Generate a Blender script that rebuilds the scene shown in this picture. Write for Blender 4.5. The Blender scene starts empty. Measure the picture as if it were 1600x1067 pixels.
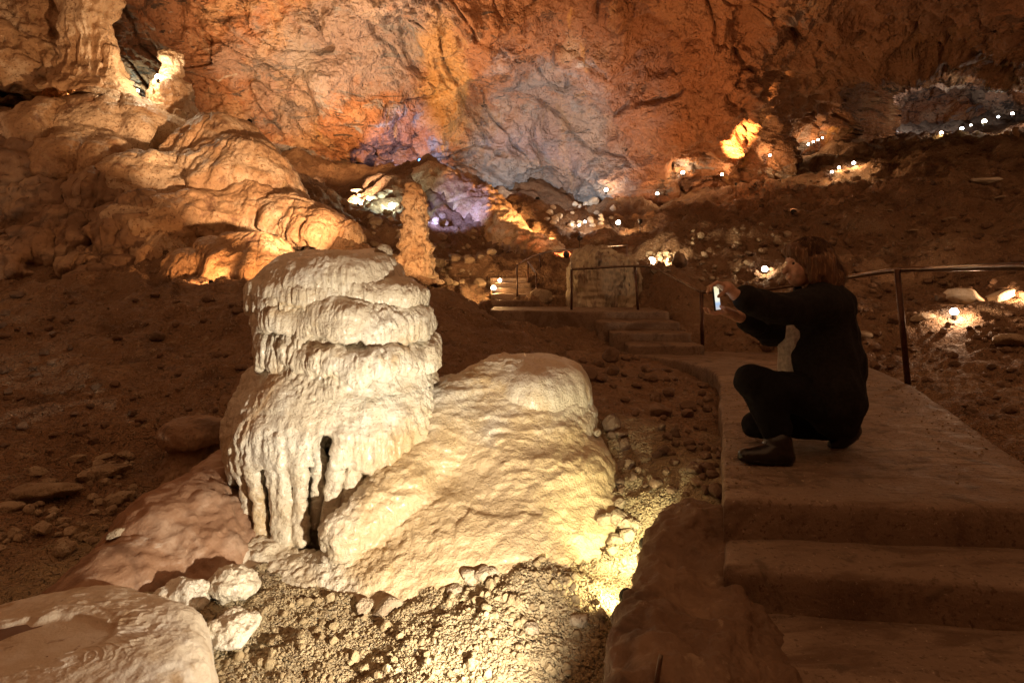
import bpy, bmesh, math, random
import numpy as np
from mathutils import Vector, Matrix, noise as mnoise

# ------------------------------------------------------------------ camera, world, exposure
SC = bpy.context.scene
COL = SC.collection
F, HZ, CZ = 889.0, 430.0, 0.90          # focal length (px of a 1600 wide frame), horizon row, eye height over the landing

def P(px, py, d):
    """point seen at pixel (px,py) of the 1600x1067 photo, d metres away along +Y"""
    return np.array([(px - 800.0) / F * d, d, CZ + (HZ - py) / F * d])

cam = bpy.data.cameras.new('camera'); cam.lens = 20.0; cam.sensor_width = 36.0
cam.shift_y = -(533.5 - HZ) / 1600.0; cam.clip_start = 0.05; cam.clip_end = 200.0
camo = bpy.data.objects.new('camera', cam); COL.objects.link(camo)
camo.location = (0, 0, CZ); camo.rotation_euler = (math.pi / 2, 0, 0)
SC.camera = camo
W = bpy.data.worlds.new('World'); SC.world = W; W.use_nodes = True
bg = W.node_tree.nodes['Background']; bg.inputs[0].default_value = (1.0, 0.48, 0.22, 1); bg.inputs[1].default_value = 0.54
SC.view_settings.view_transform = 'Standard'; SC.view_settings.look = 'None'
SC.view_settings.exposure = 0.0; SC.view_settings.gamma = 1.0
SC.render.engine = 'CYCLES'
SC.cycles.use_denoising = True
SC.cycles.use_adaptive_sampling = True; SC.cycles.adaptive_threshold = 0.02; SC.cycles.adaptive_min_samples = 16
SC.cycles.max_bounces = 4; SC.cycles.diffuse_bounces = 2; SC.cycles.glossy_bounces = 2
SC.cycles.sample_clamp_indirect = 2.0; SC.cycles.sample_clamp_direct = 0.0
SC.cycles.caustics_reflective = False; SC.cycles.caustics_refractive = False
try: SC.cycles.use_light_tree = True
except Exception: pass
RNG = random.Random(7)

# ------------------------------------------------------------------ noise in numpy
_G = np.array([[1,1,0],[-1,1,0],[1,-1,0],[-1,-1,0],[1,0,1],[-1,0,1],[1,0,-1],[-1,0,-1],
               [0,1,1],[0,-1,1],[0,1,-1],[0,-1,-1],[1,1,0],[-1,1,0],[0,-1,1],[0,-1,-1]], np.float32)
def _h(i, j, k, s):
    h = (i.astype(np.uint32) * np.uint32(374761393)) ^ (j.astype(np.uint32) * np.uint32(668265263)) ^ (k.astype(np.uint32) * np.uint32(2147483647 & 1274126177)) ^ np.uint32((s * 974634777) & 0xffffffff)
    h = (h ^ (h >> np.uint32(13))) * np.uint32(1274126177)
    return h ^ (h >> np.uint32(16))
def perlin(p, s=0):
    p = np.asarray(p, np.float32)
    f = np.floor(p); i = f.astype(np.int64); r = (p - f)
    i0, j0, k0 = i[..., 0], i[..., 1], i[..., 2]
    u = r * r * r * (r * (r * 6 - 15) + 10)
    out = 0
    for a in (0, 1):
        wa = u[..., 0] if a else 1 - u[..., 0]
        for b in (0, 1):
            wb = u[..., 1] if b else 1 - u[..., 1]
            for c in (0, 1):
                wc = u[..., 2] if c else 1 - u[..., 2]
                g = _G[_h(i0 + a, j0 + b, k0 + c, s) & np.uint32(15)]
                out = out + wa * wb * wc * (g[..., 0] * (r[..., 0] - a) + g[..., 1] * (r[..., 1] - b) + g[..., 2] * (r[..., 2] - c))
    return out
def fbm(p, o=4, s=0, gain=0.5, lac=2.03):
    p = np.asarray(p, np.float32); a = 1.0; out = 0; 
    for q in range(o):
        out = out + a * perlin(p, s + q); p = p * lac; a *= gain
    return out
def ridged(p, o=4, s=0, gain=0.5):
    p = np.asarray(p, np.float32); a = 1.0; out = 0
    for q in range(o):
        out = out + a * (1 - np.abs(perlin(p, s + q)) * 2.2); p = p * 2.07; a *= gain
    return out - 1.0
def worley(p, s=0):
    p = np.asarray(p, np.float32); f = np.floor(p); i = f.astype(np.int64); r = p - f
    d1 = np.full(p.shape[:-1], 9.0, np.float32); d2 = d1.copy()
    for a in (-1, 0, 1):
        for b in (-1, 0, 1):
            for c in (-1, 0, 1):
                h = _h(i[..., 0] + a, i[..., 1] + b, i[..., 2] + c, s)
                x = (h & np.uint32(1023)) / 1023.0 + a - r[..., 0]
                y = ((h >> np.uint32(10)) & np.uint32(1023)) / 1023.0 + b - r[..., 1]
                z = ((h >> np.uint32(20)) & np.uint32(1023)) / 1023.0 + c - r[..., 2]
                d = x * x + y * y + z * z
                d2 = np.minimum(d2, np.maximum(d, d1)); d1 = np.minimum(d1, d)
    return np.sqrt(d1), np.sqrt(d2)
def sstep(a, b, x):
    t = np.clip((x - a) / (b - a), 0, 1); return t * t * (3 - 2 * t)
A3 = lambda *v: np.array(v, np.float32)

# ------------------------------------------------------------------ object helpers
def tag(o, label=None, cat=None, group=None, kind=None):
    if label: o['label'] = label
    if cat:
        o['category'] = cat
        if not kind: o['kind'] = 'thing'
    if group: o['group'] = group
    if kind: o['kind'] = kind
    return o
def link(name, data, parent=None, mat=None):
    o = bpy.data.objects.new(name, data); COL.objects.link(o)
    if parent is not None: o.parent = parent
    if mat is not None and data is not None and hasattr(data, 'materials') and len(data.materials) == 0: data.materials.append(mat)
    return o
def empty(name, loc=(0, 0, 0)):
    o = bpy.data.objects.new(name, None); COL.objects.link(o); o.location = loc; o.empty_display_size = 0.1
    return o
def child(name, data, parent, mat=None):
    """a part whose mesh is written in world coordinates"""
    o = link(name, data, parent, mat)
    o.matrix_parent_inverse = parent_inv(parent)
    return o
def parent_inv(p):
    m = Matrix.LocRotScale(p.location, p.rotation_euler, p.scale)
    if p.parent is not None: m = parent_world(p.parent) @ p.matrix_parent_inverse @ m
    return m.inverted()
def parent_world(p):
    m = Matrix.LocRotScale(p.location, p.rotation_euler, p.scale)
    if p.parent is not None: m = parent_world(p.parent) @ p.matrix_parent_inverse @ m
    return m
def qmesh(name, V, Q, smooth=True):
    V = np.ascontiguousarray(V, np.float32).reshape(-1, 3); Q = np.ascontiguousarray(Q, np.int32)
    k = Q.shape[1]; me = bpy.data.meshes.new(name)
    me.vertices.add(len(V)); me.vertices.foreach_set('co', V.ravel())
    me.loops.add(Q.size); me.loops.foreach_set('vertex_index', Q.ravel())
    me.polygons.add(len(Q)); me.polygons.foreach_set('loop_start', np.arange(0, Q.size, k, dtype=np.int32))
    me.polygons.foreach_set('loop_total', np.full(len(Q), k, np.int32))
    me.polygons.foreach_set('use_smooth', np.full(len(Q), smooth, bool))
    me.update(calc_edges=True); me.validate()
    return me
def grid_quads(n, m, wrap=False):
    """n rows, m columns"""
    i = np.arange(n - 1)[:, None]; j = np.arange(m if wrap else m - 1)[None, :]; j2 = (j + 1) % m
    return np.stack([i * m + j, i * m + j2, (i + 1) * m + j2, (i + 1) * m + j], -1).reshape(-1, 4)
def grid_normals(G, wrap=False):
    if wrap: du = np.roll(G, -1, 1) - np.roll(G, 1, 1)
    else: du = np.gradient(G, axis=1)
    dv = np.gradient(G, axis=0)
    n = np.cross(du, dv); return n / np.maximum(np.linalg.norm(n, axis=-1, keepdims=True), 1e-9)
def resample(pts, n):
    pts = np.array(pts, float)
    for _ in range(2):                                       # corner cutting twice keeps the ends
        q = [pts[0]]
        for a, b in zip(pts[:-1], pts[1:]): q += [a * .75 + b * .25, a * .25 + b * .75]
        pts = np.array(q + [pts[-1]])
    d = np.r_[0, np.cumsum(np.linalg.norm(np.diff(pts, axis=0), axis=1))]
    t = np.linspace(0, d[-1], n)
    return np.stack([np.interp(t, d, pts[:, k]) for k in range(pts.shape[1])], 1)
FRONT = -math.pi / 2
def lathe(name, c, prof, nth, ns, shape=None, disp=None, focus=FRONT, conc=0.55):
    """turned shell about the vertical axis through c=(x,y); prof: (r,z) from the crown down. shape(th,s,r,z)->r,z  disp(P,N,th,s)->metres"""
    pr = resample(prof, ns); u = np.linspace(0, 2 * math.pi, nth, endpoint=False)
    th = u - conc * np.sin(u - focus)
    TH, S = np.meshgrid(th, np.linspace(0, 1, ns)); R = np.repeat(pr[:, :1], nth, 1); Z = np.repeat(pr[:, 1:2], nth, 1)
    X0 = np.zeros_like(R); Y0 = np.zeros_like(R)
    if shape is not None:
        r = shape(TH, S, R, Z)
        if len(r) == 4: R, Z, X0, Y0 = r
        else: R, Z = r
    G = np.stack([c[0] + X0 + R * np.cos(TH), c[1] + Y0 + R * np.sin(TH), Z + np.zeros_like(R)], -1)
    if disp is not None:
        N = -grid_normals(G, True)
        # outward
        G = G + N * disp(G.astype(np.float32), N, TH, S)[..., None]
    V = G.reshape(-1, 3); Q = grid_quads(ns, nth, True)[:, ::-1]
    me = qmesh(name, V, Q)
    return me
def tube_mesh(name, pts, rad, nseg=12, cap=True, noise_amp=0, nf=10, seed=0, sub=None):
    """swept tube along pts with per-point radius"""
    pts = np.array(pts, float); rad = np.array(rad if np.ndim(rad) else [rad] * len(pts), float)
    if sub:
        q = resample(np.c_[pts, rad], sub); pts, rad = q[:, :3], q[:, 3]
    t = np.gradient(pts, axis=0); t /= np.linalg.norm(t, axis=1, keepdims=True)
    up = np.array([0, 0, 1.0]) if abs(t[0][2]) < .9 else np.array([0, 1.0, 0])
    rings = []
    a = np.linspace(0, 2 * math.pi, nseg, endpoint=False)
    for p, tt, r in zip(pts, t, rad):
        x = np.cross(up, tt); x /= np.linalg.norm(x); y = np.cross(tt, x)
        rings.append(p + r * (np.cos(a)[:, None] * x + np.sin(a)[:, None] * y))
    G = np.array(rings)
    if noise_amp:
        c = pts[:, None, :]; n = G - c; l = np.linalg.norm(n, axis=-1, keepdims=True); n = n / np.maximum(l, 1e-6)
        G = G + n * (noise_amp * fbm(G * nf, 3, seed))[..., None]
    V = G.reshape(-1, 3); Q = grid_quads(len(pts), nseg, True)
    me = bpy.data.meshes.new(name)
    faces = [tuple(q) for q in Q]
    if cap: faces += [tuple(range(nseg))[::-1], tuple(range((len(pts) - 1) * nseg, len(pts) * nseg))]
    me.from_pydata([tuple(v) for v in V], [], faces)
    me.polygons.foreach_set('use_smooth', [len(p.vertices) == 4 for p in me.polygons]); me.update()
    return me
def surface_nets(Fv, org, h):
    """mesh of the zero level of Fv[x,y,z] (negative inside)"""
    neg = Fv < 0
    nx, ny, nz = Fv.shape
    cnt = np.zeros((nx - 1, ny - 1, nz - 1), np.uint8); 
    for a in (0, 1):
        for b in (0, 1):
            for c in (0, 1): cnt += neg[a:nx - 1 + a, b:ny - 1 + b, c:nz - 1 + c]
    act = (cnt > 0) & (cnt < 8); ids = np.argwhere(act); n = len(ids)
    idx = np.full(act.shape, -1, np.int64); idx[act] = np.arange(n)
    acc = np.zeros((n, 3)); w = np.zeros(n)
    corners = [(a, b, c) for a in (0, 1) for b in (0, 1) for c in (0, 1)]
    val = {k: Fv[ids[:, 0] + k[0], ids[:, 1] + k[1], ids[:, 2] + k[2]] for k in corners}
    for k in corners:
        for ax in range(3):
            if k[ax]: continue
            k2 = tuple(1 if q == ax else k[q] for q in range(3))
            a, b = val[k], val[k2]; m = (a < 0) != (b < 0)
            t = np.where(m, a / np.where(m, a - b, 1), 0)
            p = np.tile(np.array(k, float), (n, 1)); p[:, ax] += t
            acc[m] += p[m]; w[m] += 1
    V = (ids + acc / w[:, None]) * h + np.array(org)
    quads = []
    for ax in range(3):
        o1, o2 = [q for q in range(3) if q != ax]
        sl0 = [slice(None)] * 3; sl1 = [slice(None)] * 3
        sl0[ax] = slice(0, -1); sl1[ax] = slice(1, None)
        d = neg[tuple(sl0)] != neg[tuple(sl1)]
        e = np.argwhere(d)
        e = e[(e[:, o1] > 0) & (e[:, o2] > 0) & (e[:, o1] < Fv.shape[o1] - 1) & (e[:, o2] < Fv.shape[o2] - 1)]
        def cell(da, db):
            q = e.copy(); q[:, o1] -= da; q[:, o2] -= db
            return idx[q[:, 0], q[:, 1], q[:, 2]]
        Q = np.stack([cell(1, 1), cell(0, 1), cell(0, 0), cell(1, 0)], 1)
        flip = neg[tuple(e.T)] if True else None
        flip = ~flip if ax == 1 else flip
        Q[~flip] = Q[~flip][:, ::-1]
        quads.append(Q)
    Q = np.concatenate(quads); Q = Q[(Q >= 0).all(1)]
    return V, Q
def vnormals(V, Q):
    fn = np.cross(V[Q[:, 2]] - V[Q[:, 0]], V[Q[:, 3]] - V[Q[:, 1]])
    N = np.zeros_like(V)
    for k in range(4): np.add.at(N, Q[:, k], fn)
    return N / np.maximum(np.linalg.norm(N, axis=1, keepdims=True), 1e-12)
class SDF:
    def __init__(s, lo, hi, h):
        s.lo = np.array(lo, float); s.h = h
        n = np.ceil((np.array(hi) - s.lo) / h).astype(int) + 1
        s.ax = [(s.lo[k] + h * np.arange(n[k])).astype(np.float32) for k in range(3)]
        s.F = np.full(tuple(n), 10.0, np.float32)
    def sub(s, lo, hi):
        sl = []
        for k in range(3):
            a = int(max(0, math.floor((lo[k] - s.lo[k]) / s.h))); b = int(min(len(s.ax[k]), math.ceil((hi[k] - s.lo[k]) / s.h) + 1))
            sl.append(slice(a, max(b, a)))
        return tuple(sl), s.ax[0][sl[0]][:, None, None], s.ax[1][sl[1]][None, :, None], s.ax[2][sl[2]][None, None, :]
    def add(s, d, sl, k, cut=False):
        f = s.F[sl]
        if cut:
            d = -d; hh = np.maximum(k - np.abs(f - d), 0) / k if k else 0
            s.F[sl] = np.maximum(f, d) + hh * hh * k * .25
        else:
            hh = np.maximum(k - np.abs(f - d), 0) / k if k else 0
            s.F[sl] = np.minimum(f, d) - hh * hh * k * .25
    def cap(s, a, b, ra, rb=None, k=0.02, cut=False):
        a = np.array(a, float); b = np.array(b, float); rb = ra if rb is None else rb
        m = max(ra, rb) + k + 2 * s.h
        sl, X, Y, Z = s.sub(np.minimum(a, b) - m, np.maximum(a, b) + m)
        ab = b - a; L = max(ab @ ab, 1e-9)
        t = np.clip(((X - a[0]) * ab[0] + (Y - a[1]) * ab[1] + (Z - a[2]) * ab[2]) / L, 0, 1)
        d = np.sqrt((X - a[0] - t * ab[0]) ** 2 + (Y - a[1] - t * ab[1]) ** 2 + (Z - a[2] - t * ab[2]) ** 2) - (ra + (rb - ra) * t)
        s.add(d.astype(np.float32), sl, k, cut)
    def ell(s, c, r, k=0.02, cut=False, rot=None):
        c = np.array(c, float); r = np.array(r, float); m = max(r) + k + 2 * s.h
        sl, X, Y, Z = s.sub(c - m, c + m)
        x, y, z = X - c[0], Y - c[1], Z - c[2]
        if rot is not None:
            M = np.array(rot)
            x, y, z = M[0, 0] * x + M[0, 1] * y + M[0, 2] * z, M[1, 0] * x + M[1, 1] * y + M[1, 2] * z, M[2, 0] * x + M[2, 1] * y + M[2, 2] * z
        q = np.sqrt((x / r[0]) ** 2 + (y / r[1]) ** 2 + (z / r[2]) ** 2)
        q2 = np.sqrt((x / r[0] ** 2) ** 2 + (y / r[1] ** 2) ** 2 + (z / r[2] ** 2) ** 2)
        s.add((q * (q - 1) / np.maximum(q2, 1e-6)).astype(np.float32), sl, k, cut)
    def box(s, c, b, r=0.02, k=0.02, cut=False, rz=0.0):
        c = np.array(c, float); b = np.array(b, float); m = np.linalg.norm(b) + r + k + 2 * s.h
        sl, X, Y, Z = s.sub(c - m, c + m)
        x, y, z = X - c[0], Y - c[1], Z - c[2]
        if rz: x, y = x * math.cos(rz) + y * math.sin(rz), -x * math.sin(rz) + y * math.cos(rz)
        qx, qy, qz = np.abs(x) - b[0] + r, np.abs(y) - b[1] + r, np.abs(z) - b[2] + r
        d = np.sqrt(np.maximum(qx, 0) ** 2 + np.maximum(qy, 0) ** 2 + np.maximum(qz, 0) ** 2) + np.minimum(np.maximum(np.maximum(qx, qy), qz), 0) - r
        s.add(np.broadcast_to(d, s.F[sl].shape).astype(np.float32), sl, k, cut)
    def mesh(s, name, disp=None):
        V, Q = surface_nets(s.F, s.lo, s.h)
        if disp is not None:
            N = vnormals(V, Q); V = V + N * disp(V.astype(np.float32), N)[:, None]
        return qmesh(name, V, Q)

# ------------------------------------------------------------------ rays onto what is built so far
DG = None
def refresh():
    global DG
    bpy.context.view_layer.update(); DG = bpy.context.evaluated_depsgraph_get()
def ray(px, py, back=0.0):
    d = Vector(((px - 800) / F, 1.0, (HZ - py) / F)).normalized()
    ok, loc, nor, idx, ob, mx = SC.ray_cast(DG, Vector((0, 0, CZ)), d)
    if not ok: return None, None, None
    return np.array(loc - d * back), np.array(nor), ob
def above(p, h=.15):
    p = np.array(p, float); p[2] = max(p[2], float(ground_z(p[0], p[1])[0]) + h); return p
def drop(x, y, z=6.0):
    ok, loc, nor, idx, ob, mx = SC.ray_cast(DG, Vector((x, y, z)), Vector((0, 0, -1)))
    return (np.array(loc), np.array(nor)) if ok else (np.array([x, y, float(ground_z(x, y)[0])]), np.array([0, 0, 1.]))

# ------------------------------------------------------------------ materials
def new_mat(name):
    m = bpy.data.materials.new(name); m.use_nodes = True; nt = m.node_tree
    return m, nt, nt.nodes['Principled BSDF']
def N_(nt, t, **kw):
    n = nt.nodes.new(t)
    for k, v in kw.items(): setattr(n, k, v)
    return n
def noise_node(nt, vec, scale, detail=6, rough=0.55, dist=0.0, vscale=None):
    if vscale is not None:
        mp = N_(nt, 'ShaderNodeMapping'); mp.inputs['Scale'].default_value = vscale[:3]
        if len(vscale) > 3: mp.inputs['Rotation'].default_value = (0, vscale[3], 0)
        nt.links.new(vec, mp.inputs['Vector']); vec = mp.outputs[0]
    n = N_(nt, 'ShaderNodeTexNoise'); n.inputs['Scale'].default_value = scale; n.inputs['Detail'].default_value = detail
    n.inputs['Roughness'].default_value = rough; n.inputs['Distortion'].default_value = dist
    nt.links.new(vec, n.inputs['Vector']); return n.outputs['Fac']
def ramp(nt, fac, lo, hi):
    r = N_(nt, 'ShaderNodeMapRange', interpolation_type='SMOOTHSTEP')
    r.inputs['From Min'].default_value = lo; r.inputs['From Max'].default_value = hi
    nt.links.new(fac, r.inputs['Value']); return r.outputs[0]
def mixc(nt, fac, a, b):
    m = N_(nt, 'ShaderNodeMix', data_type='RGBA')
    if isinstance(fac, float): m.inputs['Factor'].default_value = fac
    else: nt.links.new(fac, m.inputs['Factor'])
    for v, k in ((a, 6), (b, 7)):
        if isinstance(v, tuple): m.inputs[k].default_value = (*v, 1)
        else: nt.links.new(v, m.inputs[k])
    return m.outputs[2]
def rock_mat(name, base, layers, rough=(0.55, 0.85), bumps=((8, 0.5, 0.05),), coords='pos', spec=0.4, coat=0.0, zones=(), specks=None):
    """base colour, layers: (colour, scale, lo, hi[, vscale[, dist]]) laid over it by noise; bumps: (scale, strength, distance[, vscale])"""
    m, nt, b = new_mat(name)
    if coords == 'pos': vec = N_(nt, 'ShaderNodeNewGeometry').outputs['Position']
    else: vec = N_(nt, 'ShaderNodeTexCoord').outputs['Object']
    c = base
    for L in layers:
        f = ramp(nt, noise_node(nt, vec, L[1], 5, 0.64, L[5] if len(L) > 5 else 0.6, L[4] if len(L) > 4 else None), L[2], L[3])
        c = mixc(nt, f, c, L[0])
    for (zc, cen, rad, amt) in zones:                       # soft patches of another tone: colour, centre, radii, strength
        mp = N_(nt, 'ShaderNodeMapping', vector_type='TEXTURE'); mp.inputs['Location'].default_value = cen; mp.inputs['Scale'].default_value = rad
        nt.links.new(vec, mp.inputs['Vector'])
        ln = N_(nt, 'ShaderNodeVectorMath', operation='LENGTH'); nt.links.new(mp.outputs[0], ln.inputs[0])
        ad = N_(nt, 'ShaderNodeMath', operation='MULTIPLY_ADD'); nt.links.new(noise_node(nt, vec, 3.0 / max(rad), 5, .65), ad.inputs[0]); ad.inputs[1].default_value = -1.6; nt.links.new(ln.outputs['Value'], ad.inputs[2])
        f = ramp(nt, ad.outputs[0], .35, -.15)
        ml = N_(nt, 'ShaderNodeMath', operation='MULTIPLY'); nt.links.new(f, ml.inputs[0]); ml.inputs[1].default_value = amt
        c = mixc(nt, ml.outputs[0], c, zc)
    if specks:
        c = mixc(nt, ramp(nt, noise_node(nt, vec, specks[1], 2, .7), specks[2], specks[3]), c, specks[0])
    if isinstance(c, tuple): b.inputs['Base Color'].default_value = (*c, 1)
    else: nt.links.new(c, b.inputs['Base Color'])
    r = N_(nt, 'ShaderNodeMapRange'); nt.links.new(noise_node(nt, vec, 9, 2), r.inputs['Value'])
    r.inputs['From Min'].default_value = 0.3; r.inputs['From Max'].default_value = 0.7
    r.inputs['To Min'].default_value = rough[0]; r.inputs['To Max'].default_value = rough[1]
    nt.links.new(r.outputs[0], b.inputs['Roughness']); b.inputs['Specular IOR Level'].default_value = spec
    if coat: b.inputs['Coat Weight'].default_value = coat; b.inputs['Coat Roughness'].default_value = 0.25
    prev = None
    for B in bumps:
        bn = N_(nt, 'ShaderNodeBump'); bn.inputs['Strength'].default_value = B[1]; bn.inputs['Distance'].default_value = B[2]
        nt.links.new(noise_node(nt, vec, B[0], 3, 0.6, 0.0, B[3] if len(B) > 3 else None), bn.inputs['Height'])
        if prev is not None: nt.links.new(prev, bn.inputs['Normal'])
        prev = bn.outputs[0]
    if prev is not None: nt.links.new(prev, b.inputs['Normal'])
    return m
def plain(name, col, rough=0.5, metal=0.0, bump=None, spec=0.5):
    m, nt, b = new_mat(name)
    b.inputs['Roughness'].default_value = rough; b.inputs['Metallic'].default_value = metal; b.inputs['Specular IOR Level'].default_value = spec
    vec = N_(nt, 'ShaderNodeTexCoord').outputs['Object']
    c2 = tuple(max(0, x * 0.6) for x in col)
    nt.links.new(mixc(nt, ramp(nt, noise_node(nt, vec, bump[0] * .4 if bump else 6, 5), .35, .65), col, c2), b.inputs['Base Color'])
    if bump:
        bn = N_(nt, 'ShaderNodeBump'); bn.inputs['Strength'].default_value = bump[1]; bn.inputs['Distance'].default_value = bump[2]
        nt.links.new(noise_node(nt, vec, bump[0], 6), bn.inputs['Height']); nt.links.new(bn.outputs[0], b.inputs['Normal'])
    return m
def glow(name, col, strength):
    m, nt, b = new_mat(name); b.inputs['Base Color'].default_value = (0.8, 0.8, 0.8, 1)
    b.inputs['Emission Color'].default_value = (*col, 1); b.inputs['Emission Strength'].default_value = strength
    try: m.cycles.emission_sampling = 'NONE'
    except Exception: pass
    return m

M = {}
M['wall'] = rock_mat('cave_wall_rock', (0.36, 0.175, 0.085),
    [((0.44, 0.28, 0.16), 0.45, 0.47, 0.60), ((0.15, 0.08, 0.045), 0.8, 0.55, 0.63, (.6, 1, 1.8, .6)), ((0.26, 0.25, 0.245), 0.42, 0.57, 0.63),
     ((0.56, 0.31, 0.09), 0.40, 0.61, 0.68, (1.6, 1, .5)), ((0.09, 0.055, 0.035), 1.3, 0.59, 0.64, (.45, 1, 2.4, .7)), ((0.54, 0.46, 0.38), 1.2, 0.63, 0.70, (.6, 1, 2.0, -.5)), ((0.10, 0.06, 0.04), 4.5, .60, .67, (.6, 1, 1.6, .5))],
    (0.5, 0.85), ((2.2, 0.9, 0.28), (8, 1.0, 0.10), (30, 0.6, 0.025)),
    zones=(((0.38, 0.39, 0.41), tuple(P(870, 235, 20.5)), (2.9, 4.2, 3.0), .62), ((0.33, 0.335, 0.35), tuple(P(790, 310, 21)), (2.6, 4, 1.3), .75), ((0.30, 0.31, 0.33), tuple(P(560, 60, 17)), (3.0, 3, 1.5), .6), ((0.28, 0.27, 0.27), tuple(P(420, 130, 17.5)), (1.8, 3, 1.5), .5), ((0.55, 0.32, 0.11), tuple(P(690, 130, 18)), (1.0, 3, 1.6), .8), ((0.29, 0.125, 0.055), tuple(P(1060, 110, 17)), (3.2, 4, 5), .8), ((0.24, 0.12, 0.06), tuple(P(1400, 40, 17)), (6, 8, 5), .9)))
M['earth'] = rock_mat('cave_earth', (0.29, 0.175, 0.10),
    [((0.38, 0.25, 0.15), 0.9, 0.48, 0.66), ((0.16, 0.09, 0.05), 1.7, 0.52, 0.68), ((0.42, 0.31, 0.20), 5.5, 0.60, 0.70), ((0.12, 0.07, 0.04), 11, 0.60, 0.68)],
    (0.6, 0.95), ((4.0, 0.8, 0.14), (15, 1.0, 0.06), (60, 1.0, 0.02)), specks=((0.38, 0.29, 0.2), 30, .60, .68),
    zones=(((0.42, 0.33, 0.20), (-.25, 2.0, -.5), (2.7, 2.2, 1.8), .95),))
M['flow'] = rock_mat('cream_flowstone', (0.66, 0.58, 0.45),
    [((0.72, 0.67, 0.57), 2.2, 0.45, 0.6), ((0.56, 0.42, 0.25), 2.8, 0.56, 0.70), ((0.60, 0.40, 0.20), 1.3, 0.60, 0.74), ((0.40, 0.33, 0.25), 14, 0.60, 0.72)],
    (0.32, 0.62), ((26, 0.6, 0.02), (80, 0.8, 0.010), (230, 0.6, 0.004)), spec=0.5, coat=0.30, specks=((0.42, 0.33, 0.22), 55, .60, .70), zones=(((0.50, 0.355, 0.185), (.05, 2.9, -.38), (1.1, .9, .7), .85),))
M['flow_far'] = rock_mat('orange_flowstone', (0.46, 0.29, 0.16),
    [((0.64, 0.50, 0.35), 0.7, 0.45, 0.58), ((0.34, 0.19, 0.10), 0.8, 0.55, 0.70), ((0.22, 0.12, 0.07), 2.6, 0.58, 0.70), ((0.45, 0.30, 0.16), 6, 0.55, 0.7)],
    (0.4, 0.75), ((5, 0.7, 0.08), (16, 0.9, 0.04), (55, 0.8, 0.015)), specks=((0.28, 0.16, 0.085), 20, .57, .66))
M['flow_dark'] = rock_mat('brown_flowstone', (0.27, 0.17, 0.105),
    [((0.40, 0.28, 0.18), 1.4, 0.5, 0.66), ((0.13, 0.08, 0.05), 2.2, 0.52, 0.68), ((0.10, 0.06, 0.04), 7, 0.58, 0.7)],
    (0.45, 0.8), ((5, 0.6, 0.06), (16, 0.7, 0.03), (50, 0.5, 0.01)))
M['flow_grey'] = rock_mat('grey_stained_flowstone', (0.42, 0.34, 0.24), [((0.56, 0.48, 0.34), 2.0, 0.45, 0.6, (2, 2, .35)), ((0.20, 0.14, 0.10), 3.0, 0.52, 0.66, (2, 2, .3)), ((0.12, 0.09, 0.07), 9, 0.58, 0.7, (2, 2, .4))],
    (0.45, 0.8), ((8, 0.5, 0.03), (30, 0.6, 0.012)))
M['stone'] = rock_mat('pale_limestone', (0.42, 0.33, 0.23),
    [((0.30, 0.22, 0.145), 3.1, 0.45, 0.62), ((0.52, 0.45, 0.34), 7, 0.55, 0.7), ((0.20, 0.14, 0.09), 12, 0.6, 0.72)],
    (0.6, 0.95), ((18, 0.9, 0.03), (80, 0.9, 0.01)), specks=((0.2, 0.14, 0.09), 70, .58, .66))
M['gravel'] = rock_mat('sandy_gravel', (0.36, 0.27, 0.155),
    [((0.46, 0.37, 0.23), 6, 0.50, 0.66), ((0.22, 0.155, 0.085), 9, 0.52, 0.68)], (0.7, 0.95), ((60, 0.8, 0.01),))
M['stone_dark'] = rock_mat('dark_cave_rock', (0.17, 0.105, 0.065),
    [((0.25, 0.165, 0.105), 2.0, 0.48, 0.65), ((0.09, 0.055, 0.035), 3.4, 0.52, 0.68), ((0.30, 0.22, 0.15), 12, 0.6, 0.72)],
    (0.55, 0.9), ((5, 0.6, 0.06), (18, 0.7, 0.025), (70, 0.5, 0.006)))
M['concrete'] = rock_mat('worn_concrete', (0.235, 0.165, 0.115),
    [((0.31, 0.23, 0.165), 1.6, 0.45, 0.65), ((0.15, 0.095, 0.06), 2.3, 0.50, 0.66, (1, 3.5, 1)), ((0.13, 0.09, 0.06), 5, 0.56, 0.66), ((0.15, 0.10, 0.07), 13, 0.58, 0.72), ((0.46, 0.37, 0.28), 60, 0.62, 0.72)],
    (0.5, 0.85), ((6, 0.3, 0.05, (1, 3, 1)), (40, 0.7, 0.010), (200, 0.7, 0.003)), spec=0.4, specks=((0.13, 0.085, 0.055), 45, .58, .68))
M['metal'] = plain('rusty_brown_metal', (0.10, 0.045, 0.026), 0.42, 0.6, (40, 0.2, 0.003))
M['rail_top'] = plain('rubbed_steel', (0.22, 0.16, 0.12), 0.30, 0.9, (50, 0.1, 0.002))
M['lamp_body'] = plain('black_lamp_housing', (0.02, 0.018, 0.016), 0.45, 0.3, (30, 0.2, 0.004))

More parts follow.
